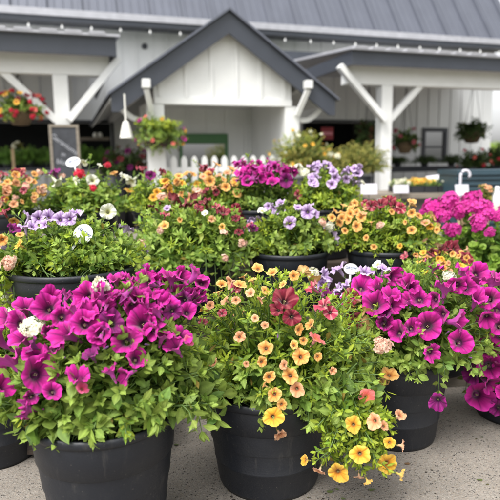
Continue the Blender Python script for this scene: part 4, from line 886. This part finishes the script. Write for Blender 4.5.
hanging_basket('overflowing hanging basket of red and yellow flowers under the shelter by the chalkboard', 20, 109, TF + .05, 52, 34, zb1, [('ovate', 'petunia', 70, .075, 6, {})], [('H', 38, .032), ('Y', 20, .038), ('R', 14, .04), ('C', 10, .035)])
fp = fat(14, 88, TF + .05)
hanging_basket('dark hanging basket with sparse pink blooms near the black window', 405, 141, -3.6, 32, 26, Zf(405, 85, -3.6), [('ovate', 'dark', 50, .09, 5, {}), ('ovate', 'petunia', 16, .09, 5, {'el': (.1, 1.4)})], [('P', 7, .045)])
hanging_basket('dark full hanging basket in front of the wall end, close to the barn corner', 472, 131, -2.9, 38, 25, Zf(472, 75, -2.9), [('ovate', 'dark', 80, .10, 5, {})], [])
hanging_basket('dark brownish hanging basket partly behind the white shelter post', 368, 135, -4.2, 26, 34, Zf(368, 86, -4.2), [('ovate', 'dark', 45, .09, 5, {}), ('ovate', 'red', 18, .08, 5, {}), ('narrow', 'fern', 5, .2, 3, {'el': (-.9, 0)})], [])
# box planter on the porch post
pb = fat(159, 133, TP - .2); wr = .36
bx = thing('box_planter', pb - np.array([0, 0, .2]), 'wooden planter box of yellow green foliage and pink flowers on the porch post', 'planter')
m = MB(); m.hexa([pb + FU * a + FN * b + np.array([0, 0, z]) for z in (-.2, 0) for a, b in ((-.2, -.10), (.2, -.10), (.2, .14), (-.2, .14))]); m.build('box', M['wood'], bx)
bc = pb + np.array([0, 0, -.02]); bR = (.37, .26, .30)
bush(bx, bc, bR, [('ovate', 'petunia', 80, .075, 5, {}), ('ovate', 'lime', 40, .075, 5, {'el': (.3, 1.4)}), ('ovate', 'petunia', 30, .07, 5, {'el': (-1.3, .1)}), ('ovate', 'red', 14, .06, 4, {'el': (-.9, .1)})], pb)
scatter(bx, bc, bR, 'Y', 7, .028); scatter(bx, bc, bR, 'M', 4, .034); scatter(bx, bc, bR, 'C', 7, .026)
# bell lamp on a cord
lp = fat(126.5, 138, TP - .3)
lmp = thing('bell_lantern', lp, 'white bell shaped lantern hanging on a cord from the porch eave', 'lantern')
hz = 16 / F * lp[1]; rz = .088
m = MB(); nb = 40
prf = [(.25, 1.0), (.42, .95), (.6, .7), (.78, .4), (.95, .08), (1.0, 0)]
for f_, h_ in prf: 
    for k in range(nb): a = 2 * PI * k / nb; q = rz * f_ * (1 + .05 * math.cos(10 * a)); m.V.append((lp[0] + q * math.cos(a), lp[1] + q * math.sin(a), lp[2] + hz * h_))
for i in range(len(prf) - 1):
    for k in range(nb): m.F.append((i * nb + k, i * nb + (k + 1) % nb, (i + 1) * nb + (k + 1) % nb, (i + 1) * nb + k))
m.F.append(tuple(range(nb))); m.build('shade', M['canvas'], lmp, True)
m = MB(); m.tube([lp + np.array([0, 0, hz]), lp + np.array([0, 0, hz + 26 / F * lp[1]])], .012, 6); m.build('cord', M['canvas'], lmp)
# chalkboard at the post
cb = fat(66, 166, TF - .3); d_ = cb[1]; cw_, ch_ = 26 / F * d_, 42 / F * d_
cx = thing('chalkboard', cb - np.array([0, 0, .0]), 'framed grey chalkboard with white chalk writing standing before the shelter post', 'chalkboard')
lean = unit(np.array([0, 0, 1]) + FN * .08); ex = FU
def CB(a, b, c_=0): return cb + ex * a * cw_ + lean * b * ch_ - FN * c_
m = MB(); m.hexa([CB(-.5, -.6), CB(.5, -.6), CB(.5, -.6, -.03), CB(-.5, -.6, -.03), CB(-.5, .93), CB(.5, .93), CB(.5, .93, -.03), CB(-.5, .93, -.03)]); m.build('board', M['slate'], cx)
m = MB()
for a0, a1, b0, b1 in ((-.54, .54, .90, .96), (-.54, .54, -.63, -.58), (-.54, -.44, -.58, .90), (.44, .54, -.58, .90)):
    m.hexa([CB(a0, b0, .012), CB(a1, b0, .012), CB(a1, b0, -.034), CB(a0, b0, -.034), CB(a0, b1, .012), CB(a1, b1, .012), CB(a1, b1, -.034), CB(a0, b1, -.034)])
m.build('frame', M['grey_wood'], cx)
m = MB()
for a in (-.4, .36): m.bar(CB(a, -.58, -.02), np.append((CB(a, -.58, -.02) + FN * .0)[:2], 0), .04, .03, FN)
m.build('leg', M['grey_wood'], cx)
sx = unit(ex * .80 - lean * .62); sy = unit(ex * .62 + lean * .80)
text('Geraniums', .098, M['chalk'], cx, CB(.0, .50, .002), sx, sy, 'chalk_writing', .0005)
text('in', .085, M['chalk'], cx, CB(-.06, .27, .002), unit(ex - lean * .2), lean, 'chalk_writing', .0005)
text('bloom', .10, M['chalk'], cx, CB(.0, .07, .002), unit(ex - lean * .25), lean, 'chalk_writing', .0005)

# benches and greens under the left shelter
def table(name, label, cat, s0, s1, t0, t1, z, m1, group=None, thick=.06):
    root = thing(name, W((s0 + s1) / 2, (t0 + t1) / 2, 0), label, cat, group)
    b = MB(); b.fbox(s0, s1, t0, t1, z - thick, z); b.build('top', m1, root)
    for s_ in (s0 + .06, s1 - .06):
        for t in (t0 + .06, t1 - .06):
            l = MB(); l.fbox(s_ - .04, s_ + .04, t - .04, t + .04, 0, z - thick - .002); l.build('leg', m1, root)
    return root
tb = -3.6
zt_ = Zf(70, 167, tb)
table('display_table', 'dark display table of ferns under the shelter behind the chalkboard', 'table', S(-30, tb), S(116, tb), tb - .4, tb + .4, zt_, M['black_frame'])
def fern(label, x, tpos, zt, wpx, hpx, pal='fern', group='bushy ferns on the dark table'):
    s_ = S(x, tpos); p = W(s_, tpos, zt); d = p[1]; root = thing('potted_fern', p, label, 'fern', group)
    b = MB(); b.lathe([(.001, 0), (.08, 0), (.11, .12), (.1, .12), (.001, .1)], p, 16); b.build('pot', M['black_plastic'], root)
    lv = Leaves(); R_ = wpx / F * d / 2; H = hpx / F * d
    for d_ in dirs(85, -.1, 1.5):
        tip = p + np.array([d_[0] * R_, d_[1] * R_, .1 + max(d_[2], -.05) * H * random.uniform(.7, 1)])
        lv.shoot(p + np.array([0, 0, .1]) + RNG.normal(0, .02, 3), tip, 'narrow', pal, .07, 9, .6, 3, .02, .6, .15, .003)
    lv.build(root)
for i, (x, wd, hp, lab) in enumerate(((8, 30, 17, 'bushy green fern at the dark end of the table, under the red flower basket'), (30, 30, 18, 'bushy green fern beside a thin wooden stake on the dark table'), (48, 28, 17, 'bushy green fern directly beside the chalkboard, on its basket side'),
                                      (84, 28, 19, 'bushy green fern directly beside the chalkboard, on its porch side'), (104, 28, 17, 'bushy green fern at the porch end of the dark table'))):
    fern(lab, x, tb - .1, zt_, wd, hp)
pl = fat(14, 170, tb - .45); m = MB(); m.bar(pl, pl + np.array([0, 0, .36]), .05, .03, FN); tag(m.build('wooden_stake', M['pale_wood']), 'thin pale wooden stake standing before the ferns', 'stake')
sh = MB(); sh.fbox(S(81, -.4), S(110, -.4), -.5, -.1, Zf(95, 140, -.4), Zf(95, 137.5, -.4)); sh.fbox(S(81, -.4) , S(82, -.4), -.12, .0, Zf(95, 146, -.4), Zf(95, 140, -.4) - .002)
tag(sh.build('wall_shelf', M['grey_wood']), 'narrow weathered wall shelf right of the chalkboard', 'shelf')
for x, lab in ((96, 'small pale jar on the weathered shelf, nearer the chalkboard'), (101, 'small pale jar on the weathered shelf, nearer the porch')):
    p = W(S(x, -.35), -.35, Zf(95, 137.5, -.4)); m = MB(); m.lathe([(.001, 0), (.05, 0), (.055, .06), (.04, .1), (.03, .12), (.001, .12)], p, 14); tag(m.build('jar', M['canvas'], None, True), lab, 'jar')
# vase-like pale plant in the dark window
pp = fat(19, 147, -1.2); rt = thing('potted_plant', pp - np.array([0, 0, .3]), 'pale cream flowering plant in the dark window behind the ferns', 'plant'); bush(rt, pp, (.14, .12, .14), [('ovate', 'olive', 14, .07, 4, {})]); scatter(rt, pp, (.13, .11, .12), 'w', 7, .05)
m = MB(); m.lathe([(.001, -.3), (.1, -.3), (.13, -.05), (.001, -.06)], pp, 16); m.build('pot', M['black_plastic'], rt)
# dark red plant near the bell lantern
for x, y, t, lab, wd, hp in ((128, 160, -5.0, 'dark plant with deep red blooms below the white bell lantern', 44, 30), (112, 170, -5.3, 'low dark green plant between the chalkboard and the lantern', 26, 18)):
    p = fat(x, y, t); d = p[1]; rw, rh = wd / F * d / 2, hp / F * d / 2
    rt = thing('potted_plant', np.array([p[0], p[1], 0]), lab, 'plant'); b = MB(); b.lathe([(.001, 0), (.16, 0), (.22, p[2] - rh * .6), (.2, p[2] - rh * .6), (.001, p[2] - rh * .7)], (p[0], p[1], 0), 20); b.build('pot', M['black_plastic'], rt, True)
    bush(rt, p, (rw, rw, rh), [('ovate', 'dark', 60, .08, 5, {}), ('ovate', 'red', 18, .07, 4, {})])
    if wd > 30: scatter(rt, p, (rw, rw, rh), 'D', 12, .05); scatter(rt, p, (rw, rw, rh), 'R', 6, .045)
# shrubs right of the fence
def shrub(label, x, y, t, wpx, hpx, specs, fl, potr=.18):
    p = fat(x, y, t); d = p[1]; rw, rh = wpx / F * d / 2, hpx / F * d / 2
    rt = thing('potted_shrub', np.array([p[0], p[1], 0]), label, 'shrub', 'potted shrubs by the fence')
    z1_ = max(.3, p[2] - rh * .9); b = MB(); b.lathe([(.001, 0), (potr * .8, 0), (potr, z1_), (potr * .92, z1_), (.001, z1_ - .05)], (p[0], p[1], 0), 24); b.build('pot', M['black_plastic'], rt, True)
    bush(rt, p, (rw, rw * .8, rh), specs)
    for key, n, rad in fl: scatter(rt, p, (rw, rw * .8, rh), key, n, rad)
shrub('tall yellow green flowering shrub with white blooms before the porch post', 301, 155, -6.6, 62, 50, [('ovate', 'olive', 230, .06, 6, {}), ('ovate', 'lime', 50, .055, 4, {'el': (.2, 1.4)})], [('Y', 18, .024), ('W', 16, .026)])
shrub('low yellowish shrub behind the pale lavender tub, between two taller shrubs', 330, 163, -6.5, 40, 30, [('ovate', 'olive', 130, .055, 5, {})], [('w', 2, .06), ('Y', 8, .022)])
shrub('olive brown bushy shrub in a black pot beside the white shelter post', 361, 160, -6.3, 60, 36, [('narrow', 'olive', 210, .07, 7, {}), ('ovate', 'olive', 70, .05, 5, {})], [])
m = MB(); s0, z0 = onf(321, 139.5, -.3); s1, z1 = onf(333, 127.5, -.3); m.fbox(s0, s1, -.33, -.30, z0, z1)
rs = thing('red_sign', W((s0 + s1) / 2, -.3, z0), 'small red sign hanging at the dark window above the shrubs', 'sign'); m.build('panel', M['red_sign'], rs)
m = MB(); m.fbox(s0 + .03, s1 - .03, -.334, -.3315, z0 + .12, z0 + .2); m.build('stripe', M['pink_paint'], rs)
m = MB(); m.tube([W((s0 + s1) / 2, -.31, z1), W((s0 + s1) / 2, -.31, Zf(327, 121, -.3))], .006, 5); m.build('cord', M['wire'], rs)

# tables and greenery under the right shelter
tb2 = -1.6; zb2 = Zf(430, 166, tb2)
table('display_table', 'long black display table of dark greens below the barn window', 'table', S(380, tb2), S(500, tb2), tb2 - .4, tb2 + .4, zb2, M['black_frame'], thick=.14)
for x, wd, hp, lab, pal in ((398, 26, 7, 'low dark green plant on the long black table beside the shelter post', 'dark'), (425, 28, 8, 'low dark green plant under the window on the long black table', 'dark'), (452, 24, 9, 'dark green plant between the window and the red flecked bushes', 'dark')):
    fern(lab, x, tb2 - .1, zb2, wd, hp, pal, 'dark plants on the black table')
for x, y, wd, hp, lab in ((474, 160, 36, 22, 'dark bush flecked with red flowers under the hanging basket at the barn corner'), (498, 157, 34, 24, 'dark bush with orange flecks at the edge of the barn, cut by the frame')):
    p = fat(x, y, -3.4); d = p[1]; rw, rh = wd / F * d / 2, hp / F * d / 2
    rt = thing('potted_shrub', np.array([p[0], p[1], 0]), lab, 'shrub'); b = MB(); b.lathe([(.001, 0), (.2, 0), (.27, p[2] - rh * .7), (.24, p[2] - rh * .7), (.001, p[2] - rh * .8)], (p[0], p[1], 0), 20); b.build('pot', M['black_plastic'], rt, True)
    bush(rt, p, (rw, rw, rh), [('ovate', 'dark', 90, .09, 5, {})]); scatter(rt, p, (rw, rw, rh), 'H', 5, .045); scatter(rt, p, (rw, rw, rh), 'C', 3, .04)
# flat of yellow and cream flowers on a dark bench
Yt = 6.0
zt3 = at(425, 193, Yt)[2]
def wtable(name, label, cat, x0, x1, y0, y1, z, m1, thick=.05):
    root = thing(name, ((x0 + x1) / 2, (y0 + y1) / 2, 0), label, cat); b = MB(); b.box(x0, x1, y0, y1, z - thick, z); b.build('top', m1, root)
    for x in (x0 + .06, x1 - .06):
        for y in (y0 + .06, y1 - .06): l = MB(); l.box(x - .035, x + .035, y - .035, y + .035, 0, z - thick - .002); l.build('leg', m1, root)
    return root
wtable('nursery_bench', 'grey nursery bench carrying trays of yellow and cream flowers', 'bench', at(366, 190, Yt)[0], at(478, 190, Yt)[0], Yt - .1, Yt + .75, zt3, M['grey_wood'])
for i in range(5):
    x0 = at(398 + i * 13.5, 185, Yt)[0]; x1 = at(398 + i * 13.5 + 12.8, 185, Yt)[0]
    keys = ['w', 'Y', 'Y', 'w', 'w'][i]
    labs = ['black tray of cream flowers at the end nearest the shelter post', 'black tray of yellow flowers between cream flowers and another yellow tray', 'black tray of yellow flowers directly under the tilted white card', 'black tray of cream flowers between yellow flowers and the last tray', 'black tray of cream flowers beside the white crook post']
    rt = thing('flower_tray', ((x0 + x1) / 2, Yt + .2, zt3), labs[i], 'flower tray', 'trays of flowers on the grey bench')
    t_ = MB(); hgt = .075
    t_.box(x0, x1, Yt, Yt + .012, zt3, zt3 + hgt).box(x0, x1, Yt + .4, Yt + .412, zt3, zt3 + hgt).box(x0, x0 + .01, Yt + .013, Yt + .399, zt3, zt3 + hgt).box(x1 - .01, x1, Yt + .013, Yt + .399, zt3, zt3 + hgt).box(x0 + .011, x1 - .011, Yt + .013, Yt + .399, zt3, zt3 + .04)
    t_.build('tray', M['black_plastic'], rt); lv = Leaves()
    for _ in range(26):
        b0 = np.array([random.uniform(x0 + .01, x1 - .01), random.uniform(Yt + .02, Yt + .38), zt3 + .04]); lv.shoot(b0, b0 + np.array([random.gauss(0, .02), random.gauss(-.01, .02), random.uniform(.05, .10)]), 'ovate', 'petunia', .035, 3, .3, 3, 0, 1, .1, .002)
    lv.build(rt)
    for _ in range(16): put_flower(keys, rt, np.array([random.uniform(x0, x1), random.uniform(Yt, Yt + .38), zt3 + random.uniform(.10, .14)]), unit(np.array([0, -.6, .7]) + RNG.normal(0, .3, 3)), .024)
def card(label, x, y, Y, w_, h_, zbase, roll=0, lean_=.25):
    p = at(x, y, Y); rt = thing('price_card', np.array([p[0], p[1], zbase]), label, 'card', 'white cards among the flower trays'); xd = np.array([math.cos(roll), 0, math.sin(roll)]); yd = unit(np.array([-math.sin(roll), lean_, math.cos(roll)])); nd = np.cross(xd, yd)
    m = MB(); q = [p + xd * a * w_ / 2 + yd * b * h_ / 2 for a, b in ((-1, -1), (1, -1), (1, 1), (-1, 1))]; m.prism(q, -nd * .004); m.build('card_face', M['card'], rt)
    m = MB(); m.tube([p - yd * h_ * .4 - nd * .008, np.array([p[0], p[1] + .01, zbase])], .004, 5); m.build('stake', M['wire'], rt)
card('white blank card standing beside the shelter post, right of the post', 401, 189, Yt - .15, .16, .085, zt3 - .12)
card('white tilted card standing above the trays of yellow flowers', 434, 177.5, Yt + .5, .17, .075, zt3, .12, 1.2)
card('white blank card standing left of the shelter post by the lavender tub', 369, 189, 5.2, .15, .10, 0.3)
card('white upright card in front of the crook post behind the pink geraniums', 462, 190, 5.0, .12, .10, 0.3)
# white crook post
cp = at(463, 172, 5.1); m = MB(); pts = [np.array([cp[0] - .02, cp[1], 0]), np.array([cp[0] - .02, cp[1], cp[2] - .05])]
for i in range(10):
    a = PI - i / 9 * PI * 1.25; pts.append(np.array([cp[0] + .022 + .042 * math.cos(a), cp[1], cp[2] - .03 + .045 * math.sin(a)]))
m.tube(pts, .012, 10); tag(m.build('crook_post', M['card'], None, True), 'white crook topped post rising behind the pink geraniums', 'post')
# dark teal slatted crate bench at the right
x0, x1 = at(456, 190, 5.6)[0], at(560, 190, 5.6)[0]; z0, z1 = at(480, 204, 5.6)[2], at(480, 172, 5.6)[2]
rt = thing('slatted_bin', ((x0 + x1) / 2, 5.8, 0), 'dark teal slatted plastic bin behind the crook post', 'bin')
m = MB(); m.box(x0 + .01, x1 - .01, 5.62, 6.15, z0 - .3, z1 - .03); m.build('bin_body', M['teal_plastic'], rt)
m = MB(); m.box(x0, x1, 5.58, 6.17, z1 - .028, z1 + .02); m.build('rim', M['teal_plastic'], rt)
m = MB(); q = z0 - .25
while q < z1 - .06: m.box(x0 - .002, x1 + .002, 5.595, 5.618, q, q + .028); q += .055
m.build('slats', M['teal_plastic'], rt)
m = MB(); m.box(x0 + .05, x1 - .05, 5.66, 6.1, 0, z0 - .302); m.build('plinth', M['black_plastic'], rt)
# pale rail and little pots at the right edge
Yr = 4.2
wtable('plant_stand', 'pale wooden plant stand edge behind the geranium leaves, by the right border', 'plant stand', at(478, 214, Yr)[0], at(560, 214, Yr)[0], Yr, Yr + .5, at(488, 212, Yr)[2], M['pale_wood'], .03)
for x, lab, pal in ((484, 'small grey green seedling pot on the pale plant stand', 'olive'), ):
    p = at(x, 211, Yr + .15); rt = thing('seedling_pot', p, lab, 'plant'); b = MB(); b.lathe([(.001, 0), (.045, 0), (.06, .07), (.001, .06)], p, 14); b.build('pot', M['black_plastic'], rt)
    bush(rt, p + np.array([0, 0, .13]), (.07, .07, .08), [('ovate', pal, 20, .04, 4, {})]); scatter(rt, p + np.array([0, 0, .14]), (.06, .06, .06), 'A', 5, .02)
p = at(496, 211, Yr + .12); m = MB(); m.lathe([(.001, 0), (.035, 0), (.035, .12), (.015, .16), (.015, .19), (.001, .19)], p, 16); tag(m.build('spray_bottle', M['tag_white'], None, True), 'small white bottle standing on the pale plant stand', 'bottle')

# ------------------------------------------------------------------ far trees beyond the barn's end
for x, Y, H, wd in ((497, 150, 6, 14), (512, 170, 8, 16), (535, 160, 9, 16)):
    p = at(x, 165, Y); rt = thing('field_tree', np.array([p[0], p[1], 0]), {497: 'small round tree far beyond the barn corner', 512: 'taller round tree far beyond the barn, at the frame edge', 535: 'broad round tree in the field outside the barn corner'}[x], 'tree')
    m = MB(); m.tube([(p[0], Y, 0), (p[0] + .1, Y, H * .4), (p[0], Y, H * .75)], [.3, .22, .1], 8); m.build('trunk', M['wood'], rt)
    lv = Leaves()
    for d in dirs(260, -.8, 1.5):
        tip = np.array([p[0], Y, H * .62]) + np.array(d) * np.array([wd / 2, wd / 2, H * .4]) * random.uniform(.5, 1.05)
        lv.shoot(np.array([p[0], Y, H * .45]), tip, 'ovate', 'petunia', .8, 4, .2, 4, 0, 1.2, .4, .03)
    lv.build(rt, 'crown', False)

# ------------------------------------------------------------------ fallen petals and crumbs on the concrete
V = []; Fc = []; cc = []
for i in range(170):
    x, y = random.uniform(-.9, 1.4), random.uniform(1.25, 2.1)
    if i < 70: x, y = random.gauss(.25, .25), random.gauss(1.55, .12)
    kind = random.random(); r_ = random.uniform(.002, .005) if kind < .8 else random.uniform(.006, .012)
    col = (.03, .02, .012) if kind < .5 else (.09, .08, .03) if kind < .8 else (.10, .13, .035) if kind < .93 else (.16, .09, .04)
    a = random.uniform(0, 6.28); b = len(V)
    for k in range(7):
        t = a + k / 7 * 6.283; q = r_ * random.uniform(.6, 1.1); V.append((x + q * math.cos(t) * 1.3, y + q * math.sin(t) * .8, .002 + random.uniform(0, .35) * r_))
    V.append((x, y, .002 + .3 * r_)); Fc += [(b + k, b + (k + 1) % 7, b + 7) for k in range(7)]; cc += [col] * 8
tag(link('litter', make_mesh('litter', np.array(V), Fc, [M['petal']], np.array(cc))), 'crumbs of soil and dry leaf bits on the concrete between the tubs', 'litter', kind='stuff')
